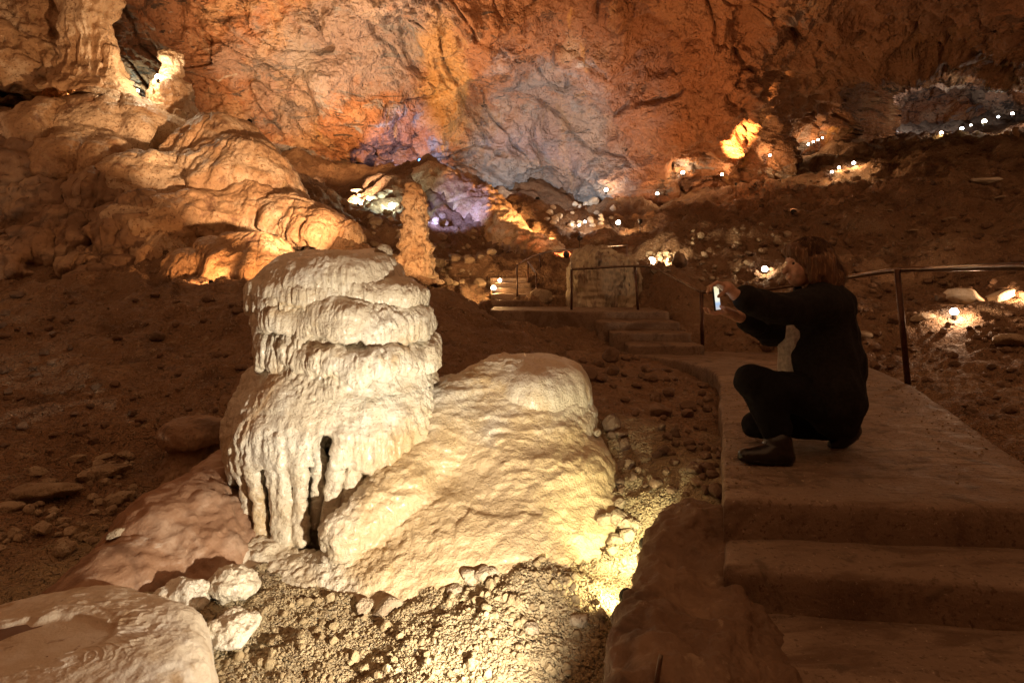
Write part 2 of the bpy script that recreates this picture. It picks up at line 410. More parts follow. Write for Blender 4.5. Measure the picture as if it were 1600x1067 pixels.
# ------------------------------------------------------------------ the ground
def rbf_fit(XY, Z, c):
    XY = np.array(XY, float); Z = np.array(Z, float)
    D = np.sqrt(((XY[:, None] - XY[None]) ** 2).sum(-1) + c * c); n = len(Z)
    A = np.zeros((n + 3, n + 3)); A[:n, :n] = D; A[:n, n] = 1; A[:n, n + 1:] = XY; A[n, :n] = 1; A[n + 1:, :n] = XY.T
    w = np.linalg.solve(A, np.r_[Z, 0, 0, 0])
    def f(x, y):
        x = np.asarray(x, float); y = np.asarray(y, float); sh = x.shape; x = x.ravel(); y = y.ravel(); out = np.empty(len(x))
        for k in range(0, len(x), 40000):
            q = slice(k, k + 40000)
            d = np.sqrt((x[q, None] - XY[None, :, 0]) ** 2 + (y[q, None] - XY[None, :, 1]) ** 2 + c * c)
            out[q] = d @ w[:n] + w[n] + w[n + 1] * x[q] + w[n + 2] * y[q]
        return out.reshape(sh)
    return f
GP = [(-2.4, .4, -.85), (0, .3, -.75), (2, .3, -1.1), (-.5, 1.5, -.56), (.15, 1.7, -.53), (-1.2, 2.1, -.52), (-.3, 2.3, -.50), (.3, 2.45, -.46), (.5, 2.85, -.40),
      (1.2, 1.3, -1.0), (1.3, 1.9, -.75), (1.5, 2.6, -.32), (1.9, 3.6, -.26), (2.4, 5, -.26), (2.3, 6.0, -.26), (3.0, 5.8, -.2), (-1.1, 3.4, -.55), (0, 3.6, -.5),
      (1.3, 3.25, -.16), (.95, 2.75, -.16), (.55, 2.70, -.44), (.40, 2.3, -.56), (.2, 1.9, -.55), (3.6, 3.4, -.05), (2.9, 2.3, -.2), (.62, 3.35, -.24), (.58, 3.0, -.32), (.62, 3.75, -.12)]
GP += [tuple(P(*q)) for q in [(1000, 640, 4.2), (930, 590, 5), (1000, 600, 5), (1050, 590, 5.2), (760, 520, 6.5), (720, 480, 7.2), (900, 530, 6.8), (850, 505, 7.2), (1010, 545, 6.7),
      (100, 800, 3.2), (0, 900, 2.5), (210, 760, 3.6), (330, 740, 3.8), (-60, 730, 3.6), (0, 600, 5), (200, 610, 4.9), (370, 580, 5.0), (0, 520, 6.2), (-250, 520, 6), (200, 462, 6.8), (400, 445, 7), (550, 450, 7), (-300, 430, 7),
      (0, 425, 8.3), (150, 425, 8.3), (300, 425, 8.5), (450, 415, 8.8), (0, 310, 10), (-300, 280, 10), (150, 315, 10), (300, 345, 10), (450, 385, 10), (560, 400, 9.5), (0, 170, 11.5), (-300, 120, 11.5), (100, 175, 11.8), (200, 190, 12),
      (300, 205, 12.5), (380, 225, 12.7), (450, 295, 12.5), (520, 345, 12), (300, 250, 15), (100, 190, 15), (480, 320, 15), (650, 430, 9.2), (600, 400, 10), (580, 330, 13.5), (600, 272, 16), (660, 262, 16.5), (700, 280, 16),
      (750, 335, 14.5), (800, 375, 13), (880, 412, 11.5), (760, 432, 10), (720, 405, 11), (950, 372, 13), (930, 345, 17), (860, 332, 19), (1050, 402, 10), (1050, 352, 15), (1000, 325, 19), (800, 470, 8.6), (940, 470, 9.0),
      (1160, 530, 6.8), (1300, 545, 6.2), (1450, 570, 5.5), (1600, 570, 5.1), (1800, 700, 3.2), (1250, 440, 8.5), (1450, 470, 7), (1600, 468, 6.5), (1600, 405, 8), (1850, 400, 7.5), (1400, 405, 9), (1200, 385, 10.5), (1300, 335, 12.5),
      (1450, 322, 12.5), (1600, 305, 12), (1600, 235, 17), (1450, 248, 18), (1350, 268, 18), (1250, 305, 17), (1150, 322, 17), (1600, 208, 21), (1400, 225, 22), (1200, 275, 21), (1950, 200, 17), (2200, 350, 9), (1500, 215, 26), (1800, 150, 24)]]
GP = np.array(GP)
ground_base = rbf_fit(GP[:, :2], GP[:, 2], 0.45)
def ground_rough(x, y, z):
    """metres added to the smooth ground"""
    p = np.stack([x, y, z * .6], -1).astype(np.float32)
    far = sstep(4.0, 10.0, y); left = sstep(-.6, -2.0, x - .0) * sstep(3.0, 4.2, y)
    b = fbm(p * .55, 3, 3) * (.10 + .42 * far) + ridged(p * A3(1.1, 1.6, 1.4), 3, 9) * (.02 + .11 * far + .03 * left)
    b = b + fbm(p * 4.0, 4, 21, .55) * (.035 + .05 * far) + np.abs(perlin(p * 11, 33)) * .035
    near = sstep(7.5, 5.5, y)
    f1, f2 = worley(p * 9.0, 4)
    sand = np.exp(-((x + .2) / 1.0) ** 2 - ((y - 2.0) / .7) ** 2)
    b = b * (1 - .45 * sand) + near * (.5 - f1) * .03 * (1 - .7 * sand)
    return b
def ground_z(x, y):
    x = np.atleast_1d(np.asarray(x, float)); y = np.atleast_1d(np.asarray(y, float))
    z = ground_base(x, y); z = z + ground_rough(x, y, z) * rough_mask(x, y)
    return path_cut(x, y, z)
def rough_mask(x, y): return np.where((y < 6.6) & (x > .6) & (x - .37 * y < 1.6), .6, 1.0)
PATH = np.array([(.85, 2.29), (1.72, 4.7), (1.86, 5.16), (1.9, 5.63), (1.77, 6.06), (1.6, 6.3), (1.3, 6.52), (1.25, 6.75), (2.25, 6.75), (3.4, 6.6), (3.62, 6.2), (3.5, 5.5), (3.3, 4.7), (2.45, 2.72), (2.1, 2.19)])
def in_poly(x, y, poly):
    c = np.zeros(x.shape, bool); j = len(poly) - 1
    for i in range(len(poly)):
        xi, yi = poly[i]; xj, yj = poly[j]
        c ^= ((yi > y) != (yj > y)) & (x < (xj - xi) * (y - yi) / (yj - yi + 1e-12) + xi); j = i
    return c
STAIR = np.array([(.70, .3), (.85, 2.35), (2.1, 2.35), (3.0, .3)])
UPPER = np.array([(-.42, 7.3), (2.1, 6.7), (2.2, 8.3), (1.2, 8.5), (-.2, 8.7), (-.5, 8.6)])
def path_cut(x, y, z):
    z = np.where(in_poly(x, y, PATH), np.minimum(z, -.06), z)
    z = np.where(in_poly(x, y, STAIR), np.minimum(z, -.02 - .72 * np.clip(2.29 - y, 0, 2) - .2), z)
    z = np.where(in_poly(x, y, UPPER), np.minimum(z, .30), z)
    return z
def make_ground():
    nr, nc = 520, 700
    y = np.concatenate([np.linspace(.2, 1.2, 20, endpoint=False), 1.2 * (30 / 1.2) ** np.linspace(0, 1, nr - 20)])
    t = np.linspace(-1, 1, nc); u = .1 + 1.5 * np.sign(t) * (np.abs(t) * .72 + .28 * np.abs(t) ** 3)
    Y, U = np.meshgrid(y, u, indexing='ij'); X = U * (Y + .7)
    Z = ground_z(X.ravel(), Y.ravel()).reshape(X.shape)
    me = qmesh('cave_floor', np.stack([X, Y, Z], -1), grid_quads(nr, nc))
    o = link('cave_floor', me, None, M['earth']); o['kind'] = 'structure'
make_ground()

# ------------------------------------------------------------------ walls and vault of the chamber
WP = [(-900, 400, 11), (-900, 0, 9), (-900, -700, 6), (-300, 250, 13.5), (-300, 0, 12.5), (-300, -500, 8), (0, 400, 16), (0, 150, 15.5), (0, 0, 15), (180, 60, 16), (230, 100, 17), (300, 220, 18), (300, 0, 16.5), (500, 120, 18), (450, 0, 16.5),
      (600, 260, 20.5), (650, 150, 18.5), (640, 0, 16), (800, 120, 19), (800, 300, 21), (760, 0, 16.5), (860, 200, 20.5), (860, 330, 22.5), (960, 180, 19.5), (980, 60, 17), (980, 340, 20.5), (1060, 220, 18.5), (1060, 100, 17), (1050, 0, 14.5), (1130, 200, 18), (1130, 60, 15.5),
      (1180, 180, 17.6), (1160, 280, 20), (1205, 150, 18.2), (1215, 220, 19.8), (1250, 180, 20.6), (1300, 200, 22), (1345, 170, 22.5), (1300, 260, 23.5), (1360, 230, 26), (1400, 170, 29), (1450, 150, 30), (1500, 150, 30), (1550, 170, 30), (1450, 230, 31), (1600, 200, 30),
      (1290, 100, 18.6), (1300, 0, 15), (1400, 100, 21), (1450, 60, 17.5), (1500, 0, 13), (1540, 90, 19), (1600, 0, 12), (1600, 100, 18), (1650, 150, 25), (1800, 50, 13), (1900, 200, 22), (2500, 200, 15), (2500, -600, 7),
      (300, -300, 12), (800, -300, 12), (1300, -300, 10.5), (1800, -300, 9), (800, -800, 8), (0, -800, 7), (1700, -800, 7), (-300, 600, 15), (400, 600, 20), (1000, 600, 24), (1600, 600, 30), (2500, 600, 17)]
WPa = np.array(WP, float)
wall_d = rbf_fit(WPa[:, :2] / 100.0, WPa[:, 2], 0.35)
def wall_disp(G, N):
    p = G.astype(np.float32)
    q = p + .35 * np.stack([fbm(p * .5, 2, 90), fbm(p * .5, 2, 91), fbm(p * .5, 2, 92)], -1)
    rot = np.array([[.80, 0, -.6], [0, 1, 0], [.6, 0, .80]], np.float32)          # beds dip to the right
    qd = q @ rot.T
    d = fbm(q * .26, 3, 40) * 1.25 + ridged(qd * A3(.16, .36, .46), 3, 50, .5) * .50
    f1, f2 = worley(qd * A3(.45, .6, .9), 60); d = d + (.5 - f1) * .40                          # broken blocks
    g1, g2 = worley(qd * A3(1.3, 1.6, 2.4), 61); d = d + (.5 - g1) * .11
    k1, k2 = worley(q * 4.2, 62); d = d + (.5 - k1) * .05
    d = d + fbm(q * 1.9, 5, 70, .62) * .20
    crack = np.abs(perlin(qd * A3(.30, .5, .85), 77)) + .04 * perlin(q * 3, 78); crack2 = np.abs(perlin(qd * A3(.9, .9, 1.3), 79))
    return d - .40 * sstep(.035, .0, crack) - .06 * sstep(.05, 0, crack2)
def make_wall():
    nr, nc = 440, 760
    px = np.concatenate([np.linspace(-900, -40, 70, endpoint=False), np.linspace(-40, 1640, nc - 140), np.linspace(1650, 2500, 70)])
    py = np.concatenate([np.linspace(-900, -30, 70, endpoint=False), np.linspace(-30, 400, nr - 85), np.linspace(410, 600, 15)])
    PX, PY = np.meshgrid(px, py); D = np.maximum(wall_d(PX / 100, PY / 100), 4)
    G = np.stack([(PX - 800) / F * D, D, CZ + (HZ - PY) / F * D], -1)
    N = grid_normals(G); N = np.where(((G - np.array([0, 0, CZ])) * N).sum(-1, keepdims=True) > 0, -N, N)
    G = G + N * wall_disp(G, N)[..., None]
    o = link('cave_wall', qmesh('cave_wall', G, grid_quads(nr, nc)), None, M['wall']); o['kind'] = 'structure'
make_wall()
def make_rear():
    nr, nc = 60, 160
    a = np.linspace(math.radians(-200), math.radians(20), nc); z = np.linspace(-2.0, 5.5, nr)
    AA, ZZ = np.meshgrid(a, z); R = 7.5 - .22 * np.clip(ZZ - 1, 0, 9) ** 1.4
    G = np.stack([1.3 * R * np.cos(AA), 1.5 + R * np.sin(AA), ZZ], -1); N = grid_normals(G)
    G = G + N * (fbm(G * .5, 4, 5) * .8)[..., None]
    o = link('cave_wall', qmesh('cave_wall', G, grid_quads(nr, nc)), None, M['wall']); o['kind'] = 'structure'
make_rear()

# ------------------------------------------------------------------ dripstone formations
def flow_disp(p, seed, flute=(0, 1), rip=(0, 1), lump=(0, 1), micro=(0, 1), vz=.14, N=None, ledge=(0, 1)):
    d = 0
    if ledge[0]:                                    # shelving: each sheet swells outwards and breaks off below
        t = p[..., 2] * ledge[1] + 1.3 * fbm(p * ledge[1] * .32, 3, seed + 61); t = 1 - (t - np.floor(t))
        d = d + ledge[0] * (t * sstep(1.0, .86, t) - .3)
    st = 1.0 if N is None else np.sqrt(np.clip(1.15 - np.abs(N[..., 2]), 0, 1))
    if lump[0]: d = d + lump[0] * fbm(p * lump[1], 3, seed)
    if flute[0]:
        f = flute[1]
        w = p + (.35 / f) * np.stack([perlin(p * f * .4, seed + 51), perlin(p * f * .4, seed + 52), p[..., 2] * 0], -1)
        am = .35 + 1.1 * sstep(-.25, .35, perlin(p * f * .22, seed + 53))
        d = d + flute[0] * st * am * ((1 - 2.4 * np.abs(perlin(w * A3(f, f, f * vz), seed + 5))) + .55 * (1 - 2.4 * np.abs(perlin(w * A3(f * 2.3, f * 2.3, f * vz * 3), seed + 6))) + .5 * perlin(p * f * 1.6, seed + 7))
    if rip[0]: d = d + rip[0] * (1 - 2.2 * np.abs(perlin(p * A3(rip[1] * .22, rip[1] * .22, rip[1]), seed + 11)))
    if micro[0]:
        f1, f2 = worley(p * A3(micro[1], micro[1], micro[1] * .8), seed + 17); d = d + micro[0] * (.55 - f1)
    return d
def tier(name, c, rx, ry, zt, zl, parent, mat, seed, nth=300, ns=110, drip=.03, dripf=9.0, lean=(0, 0), flute=(.008, 26), rip=(.004, 24), lump=(.03, 4), micro=(0, 1), flat=.18, under=.82, wob=.12, skew=0.0, tilt=0.0, ledge=(0, 1)):
    """one flowstone shell: dome, side and ragged dripping lip. lean tilts the lip, skew shifts the crown"""
    h = zt - zl
    prof = [(0.002, zt), (.42, zt - .03 * h), (.80, zt - flat * h), (.97, zt - .45 * h), (1.0, zt - .78 * h), (.985, zl), (.93, zl - .012), (under, zl + .02), (under * .8, zl + .12 * h), (under * .6, zl + .16 * h)]
    def shape(th, s, r, z):
        cx, sy = np.cos(th), np.sin(th)
        q = np.stack([cx * 1.3, sy * 1.3, z * .5], -1)
        k = 1 + wob * fbm(q, 3, seed + 31) * 1.4
        R = r * k * np.sqrt((rx * cx) ** 2 + (ry * sy) ** 2)
        w = sstep(.30, .80, s) * sstep(1.02, .80, s)
        dq = np.stack([cx * rx * dripf, sy * ry * dripf, 0 * cx], -1)
        dr = drip * (perlin(dq, seed + 41) * 1.2 + .7 * perlin(dq * 2.3, seed + 42))
        tilt = (lean[0] * cx + lean[1] * sy) * sstep(.05, .6, s)
        return R, z + dr * w + tilt, skew * (1 - r) * 1.0, 0 * R
    def disp(p, N, th, s):
        return flow_disp(p, seed, flute, rip, lump, micro, N=N, ledge=ledge) * sstep(0, .12, s)
    me = lathe(name, c, prof, nth, ns, shape, disp)
    if tilt:
        V = np.empty(len(me.vertices) * 3, np.float32); me.vertices.foreach_get('co', V); V = V.reshape(-1, 3); o_ = np.array([c[0], c[1], zl + .4 * h]); ca, sa = math.cos(tilt), math.sin(tilt)
        q = V - o_; q = np.stack([q[:, 0] * ca + q[:, 2] * sa, q[:, 1], -q[:, 0] * sa + q[:, 2] * ca], 1); me.vertices.foreach_set('co', (q + o_).astype(np.float32).ravel()); me.update()
    return child(name, me, parent, mat)

# --- the large stalagmite
big = empty('stalagmite', (-1.08, 3.45, -.45))
tag(big, 'large tiered cream stalagmite with dripping shells and a hollow in its base', 'stalagmite')
def big_base():
    s = SDF((-1.86, 2.68, -.66), (-.30, 4.22, .66), .0085)
    c = np.array([-1.09, 3.46])
    s.ell((c[0], c[1], .08), (.56, .57, .46), 0)
    s.ell((c[0] - .01, c[1], -.12), (.575, .585, .48), .10)
    s.ell((c[0] + .3, c[1] - .02, -.02), (.36, .48, .42), .12)
    s.ell((c[0] + .02, c[1] - .36, -.44), (.50, .36, .46), .03, cut=True)      # hollow under the skirt
    s.cap((c[0], c[1] + .07, -.7), (c[0], c[1] + .07, .1), .455, .42, .06)          # core
    s.ell(P(506, 745, 3.06), (.055, .17, .16), .03, cut=True)
    def col(px0, y0, px1, y1, r0, r1, inset=0.0, k=.020, bend=0.0):
        def onring(px, R=.545):
            d = 2.95
            for _ in range(8):
                X = (px - 800) / F * d; d = c[1] - math.sqrt(max((R - inset) ** 2 - (X - c[0]) ** 2, .004))
            return d
        pts = []
        for t in np.linspace(0, 1, 6):
            px = px0 + (px1 - px0) * t + bend * math.sin(t * 3.1); py = y0 + (y1 - y0) * t
            pts.append(P(px, py, onring(px) + .0))
        rr = np.interp(np.linspace(0, 1, 6), [0, .35, 1], [r0, min(r0, r1) * .86, r1])
        rr = rr + .004
        for a in range(5): s.cap(pts[a], pts[a + 1], rr[a], rr[a + 1], k if a else .05)
    for q in [(374, 700, 390, 822, .030, .024), (392, 676, 410, 838, .040, .030), (419, 672, 437, 846, .042, .036, 0, .012, 3), (446, 690, 449, 846, .036, .038, 0, .012, -3), (469, 722, 470, 842, .028, .036),
              (493, 672, 494, 815, .030, .040, .09, .012, 6), (530, 690, 514, 815, .034, .036), (551, 676, 546, 800, .034, .044, 0, .014, 3), (578, 690, 580, 790, .032, .044, 0, .016), (604, 676, 605, 780, .036, .046, 0, .02), (632, 660, 634, 770, .04, .05, 0, .03), (660, 650, 660, 750, .05, .05, 0, .04)]:
        col(*q)
    s.ell(P(508, 702, 2.93), (.055, .16, .085), .02, cut=True)
    def disp(p, N):
        w = sstep(-.36, .05, p[:, 2])
        d = flow_disp(p, 101, (.0085, 24), (.0045, 26), (.018, 5), (0, 1), .17, N, (.006, 6)) * (.35 + .65 * w)
        lowf = sstep(.28, .02, p[:, 2]); d = d + .013 * lowf * w * (1 - 2.4 * np.abs(perlin((p + .02 * perlin(p * 7, 5)[:, None]) * A3(17, 17, 1.2), 171)))
        f1, _ = worley(p * A3(30, 30, 17), 7)
        return d + (.55 - f1) * .007 * w + fbm(p * 20, 3, 77) * .011 * (1 - w)
    me = s.mesh('base_dome', disp)
    o = child('base_dome', me, big, M['flow'])
big_base()
def core():
    def disp(p, N, th, s): return flow_disp(p, 191, (.010, 24), (.006, 22), (.03, 5), (.006, 26), N=N)
    me = lathe('core', (-.98, 3.45), [(.20, .98), (.30, .94), (.36, .86), (.40, .72), (.43, .56), (.47, .40), (.53, .26)], 300, 130, None, disp)
    child('core', me, big, M['flow'])
core()
FT = dict(flute=(.011, 30), rip=(.003, 26), lump=(.020, 5), ledge=(.004, 14))
tier('tier', (-.945, 3.45), .50, .53, .64, .40, big, M['flow'], 201, 420, 150, .07, 8, (-.03, .03), flat=.30, micro=(.005, 26), wob=.08, **FT)
tier('tier', (-.93, 3.44), .445, .49, .86, .585, big, M['flow'], 211, 400, 140, .055, 7, (-.05, .02), flat=.20, micro=(.006, 30), wob=.08, **FT)
tier('tier', (-.90, 3.46), .375, .44, .94, .75, big, M['flow'], 221, 380, 110, .035, 6, (-.045, -.005), flat=.22, wob=.10, **FT)
for k, (zt, zl, r) in enumerate([(.72, .40, .36), (.80, .60, .405), (.86, .69, .425), (.93, .745, .43)]):
    tier('tier', (-1.15 + .005 * k, 3.40), r * .94, .40, zt, zl, big, M['flow'], 231 + 7 * k, 340, 90, .020 + .02 * (k == 0), 13, (-.02, .0), flat=.25, wob=.07, flute=(.012, 27), rip=(.003, 26), lump=(.015, 5))
cap = tier('crown', (-1.09, 3.42), .395, .42, 1.05, .80, big, M['flow'], 271, 420, 130, .020, 8, (.035, .025), flat=.13, wob=.08, flute=(.009, 25), rip=(.003, 20), lump=(.022, 5))

# --- the flowstone mound beside it
mound = empty('flowstone_mound', (.1, 3.4, -.45))
tag(mound, 'smooth pale flowstone mound with a rounded head sloping down to the gravel', 'flowstone')
def mound_body():
    s = SDF((-1.75, 2.15, -.74), (.98, 4.5, .46), .0115)
    s.ell((.00, 3.82, .02), (.32, .40, .31), 0); s.ell((.24, 3.84, .02), (.28, .38, .30), .10)
    s.ell((.10, 3.72, -.10), (.44, .46, .30), .10)
    s.ell((.08, 3.50, -.30), (.52, .56, .30), .10)
    s.ell((.02, 3.12, -.72), (.62, .72, .50), .16)
    s.ell((-.38, 2.98, -.80), (.55, .58, .46), .16)
    s.cap((.30, 3.25, -.62), (.36, 2.98, -.66), .30, .24, .14); s.cap((.42, 3.65, -.36), (.46, 3.15, -.52), .20, .20, .16)
    s.cap((-.46, 3.52, -.02), (-.05, 3.78, .06), .24, .27, .14); s.cap((-.36, 3.36, -.24), (.04, 3.55, -.14), .26, .28, .14)
    s.cap(P(702, 668, 3.44), P(614, 776, 3.05), .17, .16, .12)
    s.cap(P(634, 764, 3.02), P(542, 832, 2.79), .13, .11, .07)
    s.cap((-.6, 2.95, -.66), (-.2, 3.1, -.50), .24, .26, .12)
    s.cap((-1.55, 2.95, -.70), (-.6, 2.66, -.72), .22, .20, .14)
    s.cap((-1.45, 3.2, -.60), (-1.25, 2.9, -.62), .18, .16, .10)
    def disp(p, N):
        left = sstep(-.25, -.75, p[:, 0] + .25 * (p[:, 1] - 2.7)); steep = 1 - np.abs(N[:, 2])
        d = flow_disp(p, 301, (.002, 20), (.004, 26), (.020, 3.2), (0, 1), .3, None, (.010, 10)) + fbm(p * 17, 4, 310) * .006
        f1, f2 = worley((p + .01 * perlin(p * 9, 3)[:, None]) * A3(40, 40, 28), 12)
        ter = perlin(p * A3(2.0, 2.0, 9), 315); d = d + .012 * sstep(-.1, .2, ter)
        return d + (.55 - f1) * (.016 * left + .006)
    o = child('mound_body', s.mesh('mound_body', disp), mound, M['flow'])
mound_body()
tier('tier', (.11, 3.80), .405, .42, .35, .05, mound, M['flow'], 331, 340, 110, .06, 4, (.0, .02), flat=.13, flute=(.004, 20), rip=(.004, 24), lump=(.02, 3), wob=.06, under=.8)

# --- reddish apron at the foot of the big stalagmite
def apron():
    s = SDF((-2.75, 2.05, -.85), (-1.2, 4.1, .05), .014)
    s.cap(P(372, 742, 3.55), P(270, 850, 2.95), .20, .26, 0)
    s.cap(P(290, 850, 2.95), P(130, 985, 2.35), .24, .20, .2)
    s.cap(P(380, 850, 3.05), P(310, 900, 2.7), .19, .18, .15)
    s.ell(P(268, 830, 2.85), (.11, .2, .14), .05)
    s.ell(P(330, 800, 3.05), (.10, .14, .11), .04)
    s.ell(P(335, 858, 2.80), (.09, .12, .09), .04)
    def disp(p, N):
        f1, _ = worley(p * 22, 8); m = sstep(-1.75, -1.5, p[:, 0])
        return fbm(p * 3, 3, 5) * .04 + fbm(p * 15, 3, 6) * .012 + (.5 - f1) * .022 * m
    me = s.mesh('flowstone_apron', disp)
    o = link('flowstone_apron', me, None, M['apron'])
    tag(o, 'reddish brown flowstone apron running down beside the big stalagmite base', 'flowstone')
M['apron'] = rock_mat('red_brown_flowstone', (0.33, 0.19, 0.115), [((0.45, 0.31, 0.22), 2.6, 0.48, 0.64), ((0.20, 0.11, 0.065), 3.5, 0.52, 0.68), ((0.52, 0.43, 0.36), 6, 0.60, 0.72)],
                      (0.4, 0.75), ((12, 0.5, 0.02), (45, 0.6, 0.008), (150, 0.4, 0.003)))
apron()

# --- small flat topped stalagmite on the left
def button():
    c = P(307, 700, 4.0); c[2] = 0
    e = empty('small_stalagmite', (c[0], c[1], -.45)); tag(e, 'small button shaped brown stalagmite left of the large one', 'stalagmite')
    tier('cap', c[:2], .235, .22, -.105, -.255, e, M['flow_dark'], 401, 220, 90, .012, 12, flute=(.005, 30), rip=(.003, 30), lump=(.012, 6), flat=.14, wob=.08)
    def disp(p, N, th, s): return flow_disp(p, 411, (.008, 24), (.003, 30), (.02, 6))
    me = lathe('stem', c[:2], [(.14, -.2), (.165, -.26), (.18, -.36), (.25, -.5), (.36, -.7)], 160, 60, None, disp)
    child('stem', me, e, M['flow_dark'])
button()

# --- broad stump with a shallow basin, bottom left corner
def basin():
    c = np.array([-1.47, 1.80]); zt = -.285
    e = empty('basin_stump', (c[0], c[1], -.5)); tag(e, 'broad pale stalagmite stump with a shallow brown basin on top', 'stalagmite')
    def mask(p):
        q = np.stack([p[..., 0], p[..., 1], 0 * p[..., 0]], -1)
        u = (p[..., 0] + 1.70) * .94 + (p[..., 1] - 1.80) * .34; v = -(p[..., 0] + 1.70) * .34 + (p[..., 1] - 1.80) * .94
        return (np.sqrt((u / .38) ** 2 + (v / .17) ** 2) - 1) * .2 + .045 * perlin(q * 6, 5) + .014 * perlin(q * 21, 6)
    def disp(p, N, th, s):
        top = sstep(.75, .95, N[..., 2]); m = mask(p)
        d = fbm(p * 5, 3, 3) * .012 * (1 - top * sstep(.04, -.03, m)) - .020 * sstep(.03, -.02, m) * top
        d = d + .006 * np.exp(-((m - .006) / .006) ** 2) * top
        rl = perlin(p * A3(13, 30, 1) + 2.2 * perlin(p * 4, 9)[..., None], 17)      # rimstone lace along the shore
        d = d + .004 * np.exp(-(rl / .10) ** 2) * sstep(.13, .02, m) * sstep(-.005, .015, m) * top
        return d + fbm(p * 30, 3, 31) * .003 * sstep(-.01, .03, m)
    def shape(th, s, r, z):
        q = np.stack([np.cos(th), np.sin(th), 0 * th], -1); k = 1 + .10 * fbm(q * 1.2, 2, 44)
        return r * k * (1 + .35 * sstep(.5, -.9, np.cos(th))), z - .03 * r * np.cos(th) * 0
    me = lathe('stump_body', c, [(.003, zt), (.2, zt - .006), (.32, zt - .024), (.41, zt - .05), (.465, zt - .10), (.49, zt - .16), (.50, zt - .22), (.51, zt - .45)], 520, 300, shape, disp, focus=-.3, conc=.3)
    child('stump_body', me, e, M['stump'])
    # the still brown film in the basin
    xs = np.linspace(c[0] - .62, c[0] + .4, 200); ys = np.linspace(c[1] - .55, c[1] + .45, 200)
    X, Y = np.meshgrid(xs, ys); ok = (mask(np.stack([X, Y, 0 * X], -1).astype(np.float32)) < .010) & (np.hypot((X - c[0]) / 1.3, Y - c[1]) < .47)
    Qd = grid_quads(200, 200); Qd = Qd[ok.ravel()[Qd].all(1)]
    V = np.stack([X, Y, zt - .026 + 0 * X], -1).reshape(-1, 3)
    used = np.unique(Qd); rem = np.full(len(V), -1); rem[used] = np.arange(len(used))
    child('pool', qmesh('pool', V[used], rem[Qd]), e, M['pool'])
M['stump'] = rock_mat('wet_pale_stump', (0.60, 0.51, 0.40), [((0.68, 0.62, 0.54), 3.5, 0.45, 0.62), ((0.42, 0.30, 0.19), 5, 0.54, 0.68), ((0.30, 0.20, 0.13), 17, 0.6, 0.72)],
                      (0.35, 0.6), ((30, 0.5, 0.01), (110, 0.5, 0.004)), coat=.1)
M['pool'] = plain('brown_cave_mud', (0.20, 0.105, 0.06), 0.5, 0, (14, 0.3, 0.006))
basin()

# --- flowstone hill on the left
hill = empty('flowstone_hill', P(300, 430, 9)); tag(hill, 'orange lit flowstone hill of overlapping rounded cascades on the left', 'flowstone')
HL = [(185, 150, 212, 98, 11.6, 0), (110, 162, 230, 90, 11.1, 0), (345, 180, 265, 74, 11.4, 0), (372, 212, 308, 80, 10.9, 0), (300, 240, 305, 66, 10.7, 0), (425, 262, 335, 56, 10.9, 0), (398, 288, 350, 56, 10.3, 0), (468, 310, 360, 60, 10.1, 0),
      (505, 333, 384, 50, 9.7, 0), (546, 346, 388, 19, 9.5, 0), (330, 298, 350, 70, 10.0, 0), (240, 238, 296, 78, 10.5, 0), (150, 203, 268, 86, 10.7, 0), (172, 268, 325, 52, 9.9, 1), (250, 306, 365, 74, 9.5, 0), (395, 364, 446, 66, 8.5, 0), (333, 374, 430, 34, 8.6, 0),
      (110, 328, 400, 56, 9.2, 1), (205, 324, 395, 50, 9.2, 1), (175, 368, 440, 56, 8.8, 1), (55, 378, 446, 66, 8.8, 1), (252, 362, 425, 42, 8.9, 0), (292, 388, 446, 38, 8.4, 0), (55, 228, 290, 80, 10.5, 1), (20, 180, 250, 84, 11.2, 1), (-60, 250, 340, 80, 10.4, 1), (60, 290, 350, 60, 9.8, 1)]
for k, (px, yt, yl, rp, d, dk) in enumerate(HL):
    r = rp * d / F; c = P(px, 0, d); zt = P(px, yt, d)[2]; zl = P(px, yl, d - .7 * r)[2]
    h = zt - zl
    tier('cascade', c[:2], r, r * .95, zt, zl, hill, M['flow_dark' if dk else 'flow_far'], 500 + 13 * k, 150, 56, .09 + .04 * (k % 3), 3.2, (-.05 * h, .22 * h), flute=(.026 + .02 * dk, 8), rip=(.030 + .03 * dk, 6), micro=(.02 + .06 * dk, 5), ledge=(.038 + .07 * dk, 2.6), lump=(.07 + .14 * dk, 1.3), flat=.30, wob=.20, under=.7, tilt=(.0 if dk else .10 + .16 * ((px - 100) / 450)))

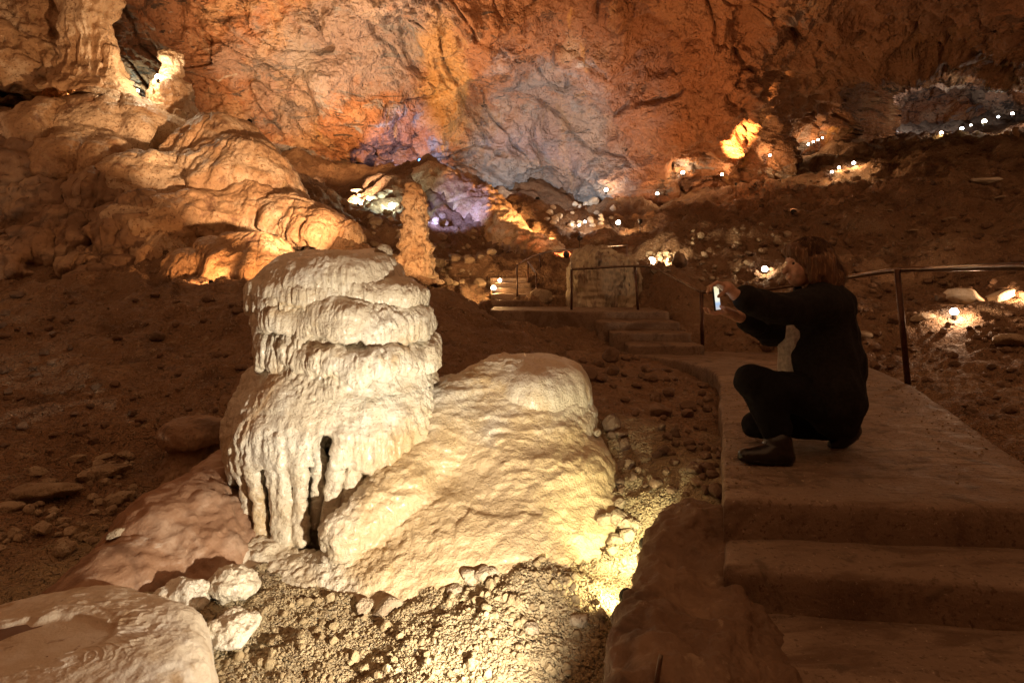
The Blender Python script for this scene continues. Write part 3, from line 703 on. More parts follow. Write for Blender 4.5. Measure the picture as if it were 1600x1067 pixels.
# --- fluted wall column high on the left
def left_column():
    e = empty('fluted_column', P(140, 140, 12)); tag(e, 'tall fluted orange column merging with draperies in the upper left corner', 'column')
    c = P(140, 0, 11.7)
    def disp(p, N, th, s): return flow_disp(p, 601, (.085, 4.2), (.04, 5), (.22, 1.1))
    me = lathe('shaft', c[:2], [(.001, 9.4), (.9, 9.3), (.66, 8), (.48, 7), (.42, 6), (.44, 5.3), (.54, 4.9), (.75, 4.4)], 200, 130, None, disp)
    child('shaft', me, e, M['flow_far'])
    for k, (px, yt, yl, rp, d) in enumerate([(40, -60, 40, 95, 12.2), (70, 10, 85, 62, 12.0), (15, 30, 95, 95, 11.9), (60, 62, 118, 62, 11.7), (0, 70, 135, 100, 11.6), (-60, -20, 90, 90, 12), (75, 90, 135, 40, 11.7)]):
        d = d + .2; r = rp * d / F; cc = P(px, 0, d)
        tier('drapery', cc[:2], r, r * .7, P(0, yt, d)[2], P(0, yl, d - .6 * r)[2], e, M['flow_far'], 640 + 9 * k, 200, 60, .16, 3.4, flute=(.06, 6), rip=(.03, 7), ledge=(.12, 2.4), lump=(.12, 1.6), flat=.25, wob=.18, under=.8)
    s_ = P(173, 0, 11.6)
    me = lathe('stub', s_[:2], [(.001, P(0, 70, 11.6)[2]), (.10, P(0, 72, 11.6)[2]), (.13, P(0, 82, 11.6)[2]), (.11, P(0, 100, 11.6)[2]), (.2, P(0, 118, 11.6)[2]), (.42, P(0, 140, 11.6)[2]), (.7, P(0, 165, 11.6)[2])], 90, 60, None, lambda p, N, th, s: flow_disp(p, 690, (.02, 10), (.01, 8), (.08, 2)))
    child('stub', me, e, M['flow_far'])
left_column()
def spire(name, label, px, ytop, ybot, d, prof, mat, seed, lump=(.06, 4), flute=(.015, 12), rip=(.03, 9), n=(150, 110), micro=(0, 1), parts=None):
    """prof: (half width in px, fraction of the height from the top)"""
    zt, zb = P(0, ytop, d)[2], P(0, ybot, d)[2]; c = P(px, 0, d); k = d / F
    e = empty(name, (c[0], c[1], zb)); tag(e, label, 'stalagmite')
    pr = [(.004, zt)] + [(w * k, zt + (zb - zt) * f) for w, f in prof]
    cut = [0] + sorted(parts or []) + [1]
    me = lathe('shaft', c[:2], pr, n[0], n[1], None, lambda p, N, th, s: flow_disp(p, seed, flute, rip, lump, micro) * sstep(0, .06, s))
    child('shaft', me, e, mat)
    return e, c, k, zt, zb
spire('slender_stalagmite', 'slender knobbly brown stalagmite standing behind the large one', 648, 284, 446, 9.2, [(5, .01), (9, .04), (11, .12), (13, .26), (17, .42), (20, .58), (25, .74), (30, .88), (40, 1)], M['flow_far'], 701, (.07, 5), (.03, 12), (.022, 11), micro=(.07, 8))
e, c, k, zt, zb = spire('bottle_stalagmite', 'bottle shaped stalagmite on the crest of the flowstone hill', 268, 78, 205, 12.2, [(7, .01), (12, .06), (14, .14), (11, .2), (15, .26), (14, .36), (20, .44), (28, .56), (34, .72), (37, .85), (38, 1)], M['flow_far'], 731, (.08, 3), (.02, 10), (.03, 6))
tier('collar', (c[0], c[1]), .40, .4, zt - .62, zt - 1.05, e, M['flow_far'], 745, 120, 50, .06, 6, flute=(.02, 10), rip=(.02, 8), lump=(.06, 3))
# two lobed stump by the upper walkway
e = empty('stump_stalagmite', P(945, 480, 9)); tag(e, 'thick two lobed stalagmite stump beside the upper walkway', 'stalagmite')
for k, (px, yt, rp, d) in enumerate([(929, 390, 40, 9.0), (966, 398, 33, 9.1)]):
    r = rp * d / F; c = P(px, 0, d); z1 = P(0, yt, d)[2]
    me = lathe('lobe', c[:2], [(.003, z1), (.35 * r, z1 - .01), (.68 * r, z1 - .07), (.90 * r, z1 - .20), (.98 * r, z1 - .40), (1.0 * r, z1 - .6), (1.0 * r, z1 - .8), (1.05 * r, z1 - 1.15)], 200, 90, None, lambda p, N, th, s: flow_disp(p, 760, (.034, 11), (.012, 10), (.06, 3)) * sstep(0, .1, s))
    child('lobe', me, e, M['flow_grey'])
M_ = None
# ridge lit blue and orange in the middle distance
def ridge():
    e = empty('flowstone_ridge', P(780, 400, 13.5)); tag(e, 'long sloping flowstone ridge lit blue and orange in the hollow', 'flowstone')
    top = [P(640, 285, 16.8), P(684, 283, 16), P(735, 318, 15), P(790, 365, 13.8), P(850, 405, 12.5), P(900, 425, 11.6)]
    me = tube_mesh('ridge_crest', [p - np.array([0, 0, .22]) for p in top], [.5, .72, .72, .62, .5, .35], 90, True, 0, sub=160)
    V = np.empty(len(me.vertices) * 3, np.float32); me.vertices.foreach_get('co', V); V = V.reshape(-1, 3)
    nn = np.empty(len(me.vertices) * 3, np.float32); me.vertices.foreach_get('normal', nn); nn = nn.reshape(-1, 3)
    V = V + nn * (flow_disp(V, 771, (.06, 5), (.03, 5), (.16, 1.0), (.0, 1)) + fbm(V * 6, 3, 3) * .05)[:, None]
    me.vertices.foreach_set('co', V.ravel()); me.update()
    child('ridge_crest', me, e, M['flow_far'])
    me = tube_mesh('ridge_flank', [p - np.array([.3, .3, .62]) for p in top[1:]], [.5, .6, .55, .45, .3], 90, True, 0, sub=130)
    V = np.empty(len(me.vertices) * 3, np.float32); me.vertices.foreach_get('co', V); V = V.reshape(-1, 3)
    nn = np.empty(len(me.vertices) * 3, np.float32); me.vertices.foreach_get('normal', nn); nn = nn.reshape(-1, 3)
    f1, _ = worley(V * 3.5, 4)
    V = V + nn * (fbm(V * 1.2, 3, 9) * .18 + (.5 - f1) * .16 + fbm(V * 7, 3, 3) * .06)[:, None]
    me.vertices.foreach_set('co', V.ravel()); me.update()
    child('ridge_flank', me, e, M['stone_dark'])
ridge()
for k, (px, yt, yb, w) in enumerate([(1572, 205, 228, 4), (1587, 198, 227, 4)]):
    spire('far_stalagmite', ['short pale stalagmite at the far crest under the string of lamps, left of its twin', 'taller pale stalagmite at the far crest under the string of lamps, right of its twin'][k], px, yt, yb + 6, 20, [(w * .5, .02), (w * .8, .2), (w, .6), (w * 1.4, 1)], M['flow_far'], 780 + k, (.05, 4), (.01, 9), (.04, 7), (30, 30))
for k, (px, yt, yb, d) in enumerate([(1143, 322, 362, 15), (1158, 330, 362, 15)]):
    spire('far_stalagmite', ['stubby brown stalagmite below the blazing wall niche, left one', 'stubby brown stalagmite below the blazing wall niche, right one'][k], px, yt, yb, d, [(3, .02), (5, .2), (6, .6), (9, 1)], M['flow_dark'], 790 + k, (.05, 4), (.01, 9), (.04, 7), (40, 40))

# ------------------------------------------------------------------ concrete path and steps
def slab(name, poly, zt, zb, parent, seed, jag=.010, round_=.022, grid=.045):
    """poured slab: wavy outline, rounded worn arris, faintly uneven top"""
    poly = np.array(poly, float); out = []
    for a, b in zip(poly, np.roll(poly, -1, 0)):
        n = max(2, int(np.linalg.norm(b - a) / grid))
        for t in np.arange(n) / n: out.append(a + (b - a) * t)
    out = np.array(out); nb = len(out)
    q = np.c_[out, np.full(nb, zt)].astype(np.float32)
    out = out + np.stack([fbm(q * 3, 3, seed), fbm(q * 3, 3, seed + 5)], -1) * jag * 2
    t = np.roll(out, -1, 0) - np.roll(out, 1, 0); t /= np.linalg.norm(t, axis=1, keepdims=True)
    area = 0.5 * np.sum(out[:, 0] * np.roll(out[:, 1], -1) - np.roll(out[:, 0], -1) * out[:, 1])
    nrm = np.stack([-t[:, 1], t[:, 0]], 1) * (1 if area > 0 else -1)       # inward
    wear = (1 + .8 * fbm(q * 2.2, 2, seed + 9))[:, None]
    bm = bmesh.new(); rings = []
    for ins, z in [(0.0, zb), (0.0, zt - 2.2 * round_), (.0, zt - 1.0 * round_), (.30 * round_, zt - .32 * round_), (1.0 * round_, zt - .0)]:
        pp = out + nrm * ins * wear
        rings.append([bm.verts.new((p[0], p[1], z)) for p in pp])
    for r0, r1 in zip(rings[:-1], rings[1:]):
        for k in range(nb): 
            f = bm.faces.new((r0[k], r0[(k + 1) % nb], r1[(k + 1) % nb], r1[k])); f.smooth = True
    # top sheet: inner points, faintly uneven
    from mathutils.geometry import delaunay_2d_cdt
    last = rings[-1]; base = [Vector((v.co.x, v.co.y)) for v in last]; lp = np.array([(v.x, v.y) for v in base])
    gx, gy = np.meshgrid(np.arange(lp[:, 0].min(), lp[:, 0].max(), .07), np.arange(lp[:, 1].min(), lp[:, 1].max(), .07)); gp = np.stack([gx.ravel(), gy.ravel()], 1)
    gp = gp + np.random.RandomState(seed).uniform(-.02, .02, gp.shape)
    dm = np.sqrt(((gp[:, None] - lp[None]) ** 2).sum(-1)).min(1); gp = gp[in_poly(gp[:, 0], gp[:, 1], lp) & (dm > .03)]
    vo, eo, fo, ov, oe, of = delaunay_2d_cdt(base + [Vector((float(q[0]), float(q[1]))) for q in gp], [(k, (k + 1) % nb) for k in range(nb)], [], 1, 1e-5)
    z3 = np.array([(v.x, v.y, seed * 3.1) for v in vo], np.float32)
    zz = fbm(z3 * 2.2, 3, 5) * .008 + fbm(z3 * 9, 2, 6) * .003
    mp = []
    for v, o_, dz in zip(vo, ov, zz):
        b_ = [q for q in o_ if q < nb]
        mp.append(last[b_[0]] if b_ else bm.verts.new((v.x, v.y, zt + float(dz) + .001)))
    for f_ in fo:
        try: bm.faces.new([mp[q] for q in f_]).smooth = True
        except ValueError: pass
    bmesh.ops.recalc_face_normals(bm, faces=bm.faces)
    me = bpy.data.meshes.new(name); bm.to_mesh(me); bm.free()
    return child(name, me, parent, M['concrete'])
walk = empty('walkway', (1.6, 3.5, 0)); walk['kind'] = 'structure'
slab('landing', PATH, 0.0, -.36, walk, 1)
def lerp(a, b, t): return np.array(a) + (np.array(b) - np.array(a)) * t
L0, R0 = np.array((.85, 2.29)), np.array((2.25, 2.17))
FRONTS = [(L0, R0), (np.array((.77, 2.07)), np.array((2.0, 1.86))), (np.array((.72, 1.70)), np.array((1.95, 1.50))), (np.array((.66, 1.36)), np.array((1.9, 1.16))), (np.array((.6, 1.0)), np.array((1.9, .8))), (np.array((.5, .2)), np.array((1.9, .1)))]
for k in range(1, 6):
    (a, b), (c_, d_) = FRONTS[k - 1], FRONTS[k]
    a2, b2 = a + (a - c_) * .25, b + (b - d_) * .25
    R_ext = np.array((.9, -.05))
    slab('step', [c_, d_ + R_ext, b2 + R_ext, a2], -.16 * k, -.16 * k - .35, walk, 10 + k, .008, .026)
# flight up to the upper walkway
for k in range(3):
    y = 6.47 + .30 * k; xl = 1.33 - .13 * k; xr = 2.17 - .05 * k
    slab('step', [(xl, y), (xr, y - .04), (xr, y + .45), (xl, y + .45)], .107 * (k + 1), -.25, walk, 30 + k, .008, .014, .06)
slab('upper_landing', [(-.30, 7.62), (.55, 7.50), (.95, 7.38), (2.02, 7.33), (2.0, 8.30), (.9, 8.45), (-.28, 8.62)], .43, -.1, walk, 40, .012, .014, .06)
for k in range(5):
    a = P(772, 0, 8.6 + .34 * k); 
    xl, xr = -.30 - .02 * k, .42 - .03 * k
    slab('step', [(xl, 8.62 + .34 * k), (xr, 8.60 + .34 * k), (xr, 9.1 + .34 * k), (xl, 9.1 + .34 * k)], .43 + .085 * (k + 1), .1, walk, 50 + k, .008, .012, .06)

# ------------------------------------------------------------------ handrails
def handrail(label, runs, posts, r=.021, pr=.019, group=None):
    """runs: polylines of the rail, posts: (top, foot)"""
    e = empty('handrail', tuple(posts[0][1])); tag(e, label, 'handrail', group)
    for pts in runs:
        child('rail', tube_mesh('rail', pts, r, 10, True, 0, sub=len(pts) * 8), e, M['rail_top'])
    for t, f in posts:
        t = np.array(t, float); f = np.array(f, float)
        o = child('post', tube_mesh('post', [f - np.array([0, 0, .12]), t], pr, 10), e, M['metal'])
    return e
def ondown(t): return np.array([t[0], t[1], min(float(ground_z(t[0], t[1])[0]), t[2] - .3)])
A0, A1, A2, A3_, A4, A5 = np.array([2.95, 1.5, .93]), P(1600, 415, 2.78), P(1402, 421, 4.75), P(1322, 434, 5.7), P(1160, 458, 6.55), P(1096, 456, 6.75)
handrail('metal handrail beside the crouching person along the concrete landing', [[A0, A1, A2 + np.array([.12, -.3, 0]), A2, A3_, A4, A5]],
         [(A2, P(1421, 604, 4.72)), (A5, P(1098, 545, 6.75)), (A0, np.array([2.95, 1.5, -.9]))], .022, .023)
B1, B2, B3 = P(1022, 417, 7.75), P(992, 415, 7.75), P(893, 421, 7.7)
handrail('thin dark handrail crossing in front of the two lobed stump', [[A5 + np.array([0, .03, .0]), B1, B2, B3]], [(B2, P(998, 487, 7.72)), (B3, P(893, 484, 7.72))], .017, .017)
C1, C2, C3, C4 = P(808, 413, 8.9), P(843, 395, 10.3), P(895, 389, 10.8), P(980, 383, 11.2)
handrail('thin handrail curving behind the stump up the far steps', [[C1, C2, C3, C4]], [(C1, P(808, 455, 8.9)), (C2, P(846, 425, 10.3)), (P(936, 386, 11), P(936, 412, 11)), (C4, P(979, 408, 11.2))], .013, .013)
D1, D2 = P(838, 428, 9.0), P(825, 409, 9.9)
handrail('short handrail on the near side of the far steps', [[D1, D2]], [(D1, P(839, 466, 9.0)), (D2, P(825, 448, 9.9))], .014, .014)
E1, E2, E3 = P(1035, 361, 14.5), P(1070, 352, 14.8), P(1115, 341, 15)
handrail('faint handrail on the distant path below the wall lamps', [[E1, E2, E3]], [(E1, P(1036, 376, 14.5)), (P(1070, 352, 14.8), P(1071, 372, 14.8)), (E3, P(1116, 364, 15))], .018, .018)

# ------------------------------------------------------------------ dark rock shelf beside the steps
def shelf():
    s = SDF((.0, .85, -1.15), (1.05, 2.95, .02), .011)
    s.box((.575, 1.90, -.66), (.20, .56, .45), .06, 0, rz=-.41)
    s.box((.66, 1.75, -.74), (.22, .7, .45), .08, .06, rz=-.2)
    s.ell((.70, 2.42, -.38), (.15, .20, .22), .08)
    s.ell((.84, 2.50, -.25), (.14, .22, .13), .10)
    def disp(p, N):
        return fbm(p * 3.2, 3, 801) * .045 + ridged(p * A3(5, 5, 2.0), 3, 805) * .020 + fbm(p * 16, 4, 809) * .016
    o = link('rock_shelf', s.mesh('rock_shelf', disp), None, M['stone_dark'])
    tag(o, 'dark rough rock shelf in shadow beside the lower concrete steps', 'rock')
shelf()
o = empty('metal_rod', P(1030, 1062, 1.55)); tag(o, 'short metal rod standing up from the dark rock beside the steps', 'rod')
child('shaft', tube_mesh('shaft', [P(1022, 1100, 1.50), P(1028, 1050, 1.53), P(1033, 1022, 1.55)], [.007, .007, .006], 8, sub=10), o, M['rod'] if 'rod' in M else M['rail_top'])

# ------------------------------------------------------------------ loose stones
def ico(sub):
    bm = bmesh.new(); bmesh.ops.create_icosphere(bm, subdivisions=sub, radius=1); bm.verts.ensure_lookup_table()
    V = np.array([v.co[:] for v in bm.verts]); T = np.array([[v.index for v in f.verts] for f in bm.faces]); bm.free(); return V, T
ICO = {k: ico(k) for k in (1, 2, 4)}
def stone_shape(seed, sub=4, planes=11, flat=.7, soft=.035, noise_=.07):
    rg = np.random.RandomState(seed); V, T = ICO[sub]
    n = rg.normal(size=(planes, 3)); n /= np.linalg.norm(n, axis=1, keepdims=True); dd = rg.uniform(.55, .95, planes)
    dot = V @ n.T; r = np.where(dot > 1e-3, dd / np.maximum(dot, 1e-3), 9.0)
    k = 1 / soft
    r = -np.log(np.exp(-k * np.minimum(r, 3)).sum(1) + np.exp(-k * 1.05)) / k
    v = V * r[:, None]; v = v * (1 + noise_ * fbm(v * 2.5 + seed, 4, seed))[:, None]
    return v * np.array([1, rg.uniform(.65, .95), flat * rg.uniform(.7, 1.1)]), T
STONES = []
for k in range(9):
    v, t = stone_shape(20 + k, 4 if k < 9 else 2, 9 + k % 4); STONES.append(qmesh('stone', v, t))
STONES_S = []
for k in range(6):
    v, t = stone_shape(60 + k, 2, 9, .8); STONES_S.append(qmesh('stone', v, t, False))
MESHV = {}
def stone_mesh(k, mat, small=False):
    key = (k, mat, small)
    if key not in MESHV:
        me = (STONES_S[k % 6] if small else STONES[k % 9]).copy(); me.materials.append(M[mat]); MESHV[key] = me
    return MESHV[key]
def stone(name, pos, size, mat, label, group=None, seed=0, small=False, sink=.35, sq=(1, 1, 1), rz=None, tilt=.25, cat='stone'):
    rg = random.Random(seed)
    o = link(name, stone_mesh(rg.randrange(9), mat, small)); tag(o, label, cat, group)
    o.scale = (size * sq[0], size * sq[1], size * sq[2])
    o.location = (pos[0], pos[1], pos[2] + size * sq[2] * .7 * (1 - 2 * sink))
    o.rotation_euler = (rg.uniform(-tilt, tilt), rg.uniform(-tilt, tilt), rg.uniform(0, 6.28) if rz is None else rz)
    return o

refresh()
def scatter(n, boxpx, sizepx, mat, label, group, seed, ok=None, small=True, name='stone', allow=('cave_floor',), singles=20, massname='rubble', masslabel=None):
    """stones seen inside a pixel box, each resting on the ground there; the largest are things, the small rest one mass"""
    rg = random.Random(seed); got = []; tries = 0
    while len(got) < n and tries < n * 8:
        tries += 1
        px, py = rg.uniform(boxpx[0], boxpx[2]), rg.uniform(boxpx[1], boxpx[3])
        if ok and not ok(px, py): continue
        p, nn, ob = ray(px, py)
        if p is None or ob.name.split('.')[0] not in allow: continue
        w = rg.uniform(*sizepx) * (1.5 if rg.random() < .25 else 1)
        got.append((w, p))
    got.sort(key=lambda g: -g[0])
    for k, (w, p) in enumerate(got[:singles]):
        stone(name, p, w * p[1] / F / 2, mat, label, group, seed * 1000 + k, small, sink=.3)
    rest = got[singles:]
    if rest:
        r2 = np.random.RandomState(seed); Vs, Ts, c = [], [], 0
        for k, (w, p) in enumerate(rest):
            v, t = stone_shape(seed * 37 + k % 14, 2, 9, .8); sz = w * p[1] / F / 2
            a = r2.uniform(0, 6.28); ca, sa = math.cos(a), math.sin(a); v = v @ np.array([[ca, sa, 0], [-sa, ca, 0], [0, 0, 1]]) * sz
            Vs.append(v + p + np.array([0, 0, .25 * sz])); Ts.append(t + c); c += len(v)
        tag(link(massname, qmesh(massname, np.concatenate(Vs), np.concatenate(Ts), False), None, M[mat]), masslabel, 'rubble', None, 'stuff')
GRAV = 'small angular pale stone lying in the brightly lit gravel'
def grav_ok(x, y): return y > 905 - (x - 560) * .26 and x < 1010 - (y - 830) * .38 and x > 335
scatter(230, (335, 780, 1010, 1065), (7, 15), 'gravel', GRAV, 'small stones in the lit gravel', 1, grav_ok, singles=100, masslabel='small angular rubble mixed into the lit gravel')
scatter(34, (560, 800, 1000, 960), (22, 40), 'stone', 'larger angular stone at the foot of the pale mound in the lit gravel', 'larger stones at the mound foot', 2, lambda x, y: grav_ok(x, y) and y < 955 - (x - 560) * .26, False, singles=34)
for k, (px, py, w, l) in enumerate([(607, 955, 52, 'big flat stone in the gravel just below the mound corner'), (712, 925, 30, 'upright wedge of stone beside the mound foot'), (905, 972, 30, 'oblong bright stone lying in the gravel near the dark shelf'), (830, 985, 34, 'blunt stone half sunk in the middle of the gravel')]):
    p, n, ob = ray(px, py)
    stone('stone', p, w * p[1] / F / 2, 'stone', l, None, 900 + k, False)
# stones on the left bank
for k, (px, py, w, sq, l) in enumerate([(165, 742, 62, (1.25, .8, .5), 'long flat tan slab sticking out of the left bank'), (75, 775, 74, (1.25, .9, .85), 'wide tan boulder in the left bank below the slope'), (15, 800, 48, (1, .8, .7), 'rounded tan boulder at the left image edge in the bank'), (120, 720, 30, (1, .8, .7), 'small tan rock perched above the left bank, topmost'),
        (163, 716, 34, (1, .6, .5), 'flat tan stone beside the topmost rock of the left bank'), (195, 712, 24, (1, .8, .8), 'upright tan stone at the right end of the left bank'), (60, 740, 34, (1, .8, .7), 'tan rock left of the wide boulder top in the bank'), (180, 838, 30, (1, .8, .8), 'greenish pale stone at the foot of the left bank by the apron'), (140, 845, 22, (1, .8, .8), 'small tan stone left of the greenish pale one')]):
    p, n, ob = ray(px, py)
    stone('bank_stone', p, w * p[1] / F / 2, 'stone', l, 'stones of the left bank', 930 + k, False, .3, sq, 0.3)
scatter(70, (0, 700, 230, 870), (10, 24), 'stone', 'small tan stone crumbling out of the left bank', 'small stones of the left bank', 3, lambda x, y: abs((y - 805) + (x - 100) * .35) < 62, singles=26, masslabel='crumbling tan rubble of the left bank')
# pale lumps at the apron foot
def lump(px, py, w, h, d, label, seed):
    c = P(px, py, d); r = w * d / F / 2; hz = h * d / F / 2
    s = SDF(c - np.array([1.5 * r] * 3), c + np.array([1.5 * r] * 3), r / 26)
    rg = random.Random(seed)
    s.ell(c, (r * .8, r * .7, hz * .9), 0)
    for _ in range(4): s.ell(c + np.array([rg.uniform(-.45, .45) * r, rg.uniform(-.4, .3) * r, rg.uniform(-.4, .3) * hz]), np.array([r, r, hz]) * rg.uniform(.4, .62), .15 * r)
    me = s.mesh('rock', lambda p, N: fbm(p * (1.6 / r), 3, seed) * .16 * r + ridged(p * A3(2, 2, 5) / r * .6, 2, seed) * .05 * r + fbm(p * (7 / r), 3, seed) * .03 * r)
    tag(link('rock', me, None, M['flow']), label, 'rock')
lump(288, 930, 96, 52, 2.42, 'pale craggy rock at the foot of the reddish apron, left of its neighbour', 1)
lump(362, 912, 90, 58, 2.50, 'pale rounded rock between the craggy rock and the stalagmite foot', 2)
lump(366, 976, 90, 40, 2.20, 'smooth tan half buried boulder beside the basin stump', 3)
# earth clods between the mound and the landing
scatter(90, (905, 560, 1125, 780), (11, 24), 'stone_dark', 'dark earthy clod lying between the pale mound and the landing', 'earth clods beside the landing', 4, singles=24, masslabel='dark earth rubble between the mound and the landing')
for k, (px, py, w, mat, l) in enumerate([(1092, 757, 24, 'stone', 'pale chip of stone at the corner of the landing'), (1030, 650, 44, 'stone_dark', 'dark flat rock in the middle of the earth patch'), (930, 678, 20, 'stone', 'small pale stone at the right edge of the mound'), (968, 790, 26, 'stone', 'pale stone balanced at the mound end above the hidden lamp'),
        (945, 815, 30, 'stone', 'tan stone leaning on the mound end by the hidden lamp'), (975, 812, 26, 'stone', 'tan stone just left of the hidden lamp glow')]):
    p, n, ob = ray(px, py); stone('stone', p, w * p[1] / F / 2, mat, l, None, 960 + k, False)
# rocks around the slender stalagmite
for k, (px, py, w, l) in enumerate([(712, 405, 26, 'orange lit boulder right of the slender stalagmite, left of two'), (735, 410, 22, 'orange lit boulder right of the slender stalagmite, right of two'), (690, 372, 18, 'brown boulder above the orange lit pair'), (686, 415, 26, 'pale elongated rock at the slender stalagmite foot'),
        (600, 395, 30, 'brown boulder left of the slender stalagmite foot'), (585, 350, 26, 'brown rounded boulder at the edge of the hollow'), (750, 445, 22, 'orange stone next to the small path lamps'), (845, 468, 40, 'slanted dark rock beside the far steps')]):
    p, n, ob = ray(px, py); 
    if p is not None: stone('boulder', p, w * p[1] / F / 2, 'stone', l, 'boulders in the hollow', 980 + k, False)
scatter(60, (560, 300, 780, 450), (7, 15), 'stone', 'small rubble rock strewn around the slender stalagmite in the hollow', 'rubble rocks in the hollow', 5, singles=16, masslabel='brown rubble strewn through the hollow')
for k, (px, py, w, l) in enumerate([(606, 300, 22, 'pale green lit block in the hollow, upper one'), (585, 312, 30, 'pale green lit slab in the hollow, lower one'), (558, 300, 20, 'dim green lit block at the left end of the hollow')]):
    p, n, ob = ray(px, py); 
    if p is not None: stone('block', p, w * p[1] / F / 2, 'flow', l, 'pale blocks in the hollow', 1010 + k, False, .3, (1, .7, .6))
scatter(26, (855, 318, 960, 358), (7, 16), 'flow', 'pale rock at the foot of the grey wall patch', 'pale rocks at the wall foot', 6, singles=12, masslabel='pale rubble at the wall foot')
# right hand slope
for k, (px, py, w, sq, l) in enumerate([(1505, 470, 78, (1, .8, .75), 'large pale boulder with a lamp tucked beneath its dark flank'), (1565, 466, 66, (1, .8, .4), 'low pale boulder right of the lamp boulder'), (1545, 284, 62, (1, .6, .35), 'long pale slab high on the dark slope'), (1484, 345, 28, (1, .8, .6), 'pale rock in the middle of the dark slope'),
        (1440, 335, 14, (1, .8, .6), 'tiny pale rock left of the mid slope rock'), (1425, 362, 26, (1, .6, .4), 'flat pale rock low on the dark slope'), (1390, 330, 16, (1, .8, .5), 'small pale rock near the left part of the dark slope'), (1345, 525, 40, (1, .8, .5), 'pale stone behind the crouching person by the railing'), (1560, 310, 24, (1, .7, .4), 'pale flat rock just below the long slab'),
        (1445, 498, 52, (1, .7, .4), 'dark low rock left of the lamp boulder'), (1580, 535, 60, (1, .7, .5), 'dark stone low at the right edge of the slope')]):
    p, n, ob = ray(px, py); 
    if p is not None: stone('slope_rock', p, w * p[1] / F / 2, 'flow' if k in (0, 1, 2) else 'stone', l, 'rocks on the right slope', 1030 + k, False, .35, sq, .3)
scatter(160, (1130, 380, 1600, 690), (7, 17), 'stone_dark', 'small dark stone scattered over the right slope behind the railing', 'small stones on the right slope', 7, singles=24, masslabel='dark rubble covering the right slope')
scatter(60, (1080, 350, 1260, 440), (6, 13), 'stone', 'small lit stone along the distant path edge', 'stones along the distant path', 8, singles=16, masslabel='lit rubble along the distant path edge')
scatter(40, (1010, 395, 1060, 425), (5, 10), 'stone', 'tiny bright stone around the strongest path lamp', 'stones around the strongest lamp', 9, singles=8, masslabel='bright rubble around the strongest path lamp')
p, n, ob = ray(1062, 420)
stone('boulder', p, 34 * p[1] / F / 2, 'stone_dark', 'upright dark boulder edge lit beside the strongest path lamp', None, 1100, False, .1, (.8, .8, 1.5), .2, .1, 'boulder')
scatter(90, (0, 455, 400, 720), (5, 18), 'stone_dark', 'dark earth clod', 'clods', 11, singles=0, masslabel='dark half buried rubble on the left earth slope')
scatter(200, (1150, 260, 1600, 560), (4, 12), 'stone_dark', 'dark earth clod', 'clods', 12, singles=0, masslabel='dark rubble high on the right slope')
# fine gravel
def gravel(n, boxpx, ok, rng, seed, mat, label):
    rg = np.random.RandomState(seed); V0, T0 = ICO[1]; Vs, Ts = [], []
    px = rg.uniform(boxpx[0], boxpx[2], n * 2); py = rg.uniform(boxpx[1], boxpx[3], n * 2); c = 0
    # spread over the ground itself, not over the picture
    x = rg.uniform(-1.15, .75, n); y = rg.uniform(1.35, 3.3, n)
    z = ground_z(x, y)
    X = 800 + x / y * F; Yp = HZ - (z - CZ) / y * F
    keep = np.array([ok(a, b) for a, b in zip(X, Yp)]) & (z < -.25)
    for k in np.where(keep)[0]:
        s = rng[0] + (rng[1] - rng[0]) * rg.rand() ** 2.5
        v = V0 * (1 + .35 * rg.uniform(-1, 1, (len(V0), 1))) * s * np.array([1, rg.uniform(.6, 1), rg.uniform(.5, .9)])
        a = rg.uniform(0, 6.28); ca, sa = math.cos(a), math.sin(a); v = v @ np.array([[ca, sa, 0], [-sa, ca, 0], [0, 0, 1]])
        Vs.append(v + np.array([x[k], y[k], z[k] + .15 * s])); Ts.append(T0 + c * len(V0)); c += 1
    me = qmesh('gravel', np.concatenate(Vs), np.concatenate(Ts), False)
    o = link('gravel', me, None, M[mat]); tag(o, label, 'gravel', None, 'stuff')
gravel(26000, (335, 780, 1010, 1067), lambda x, y: x > 320 and y < 1180 and y > 880 - (x - 560) * .26, (.003, .009), 5, 'gravel', 'fine pale gravel covering the floor below the mound')

def grit(n, seed):
    """crumbs of earth trodden onto the landing and steps"""
    rg = np.random.RandomState(seed); V0, T0 = ICO[1]; Vs, Ts, c = [], [], 0
    for _ in range(n):
        if rg.rand() < .7:
            t = rg.rand(); side = rg.rand() < .6
            a, b = (PATH[0], PATH[1]) if side else (PATH[13], PATH[12])
            q = a + (b - a) * t + (np.array([1, -.35]) if side else np.array([-1, .4])) * abs(rg.normal()) * .16
        else: q = np.array([rg.uniform(.9, 3.2), rg.uniform(2.3, 6.2)])
        if not in_poly(np.array([q[0]]), np.array([q[1]]), PATH)[0]: continue
        b_, _n = drop(q[0], q[1], 1.5)
        if abs(b_[2]) > .03: continue
        s_ = .002 + .007 * rg.rand() ** 3
        v = V0 * (1 + .3 * rg.uniform(-1, 1, (len(V0), 1))) * s_ * np.array([1, rg.uniform(.6, 1), .7])
        Vs.append(v + b_ + np.array([0, 0, .35 * s_])); Ts.append(T0 + c); c += len(V0)
    tag(link('grit', qmesh('grit', np.concatenate(Vs), np.concatenate(Ts), False), None, M['stone']), 'earth crumbs and grit trodden onto the landing', 'grit', None, 'stuff')
refresh(); grit(900, 3)

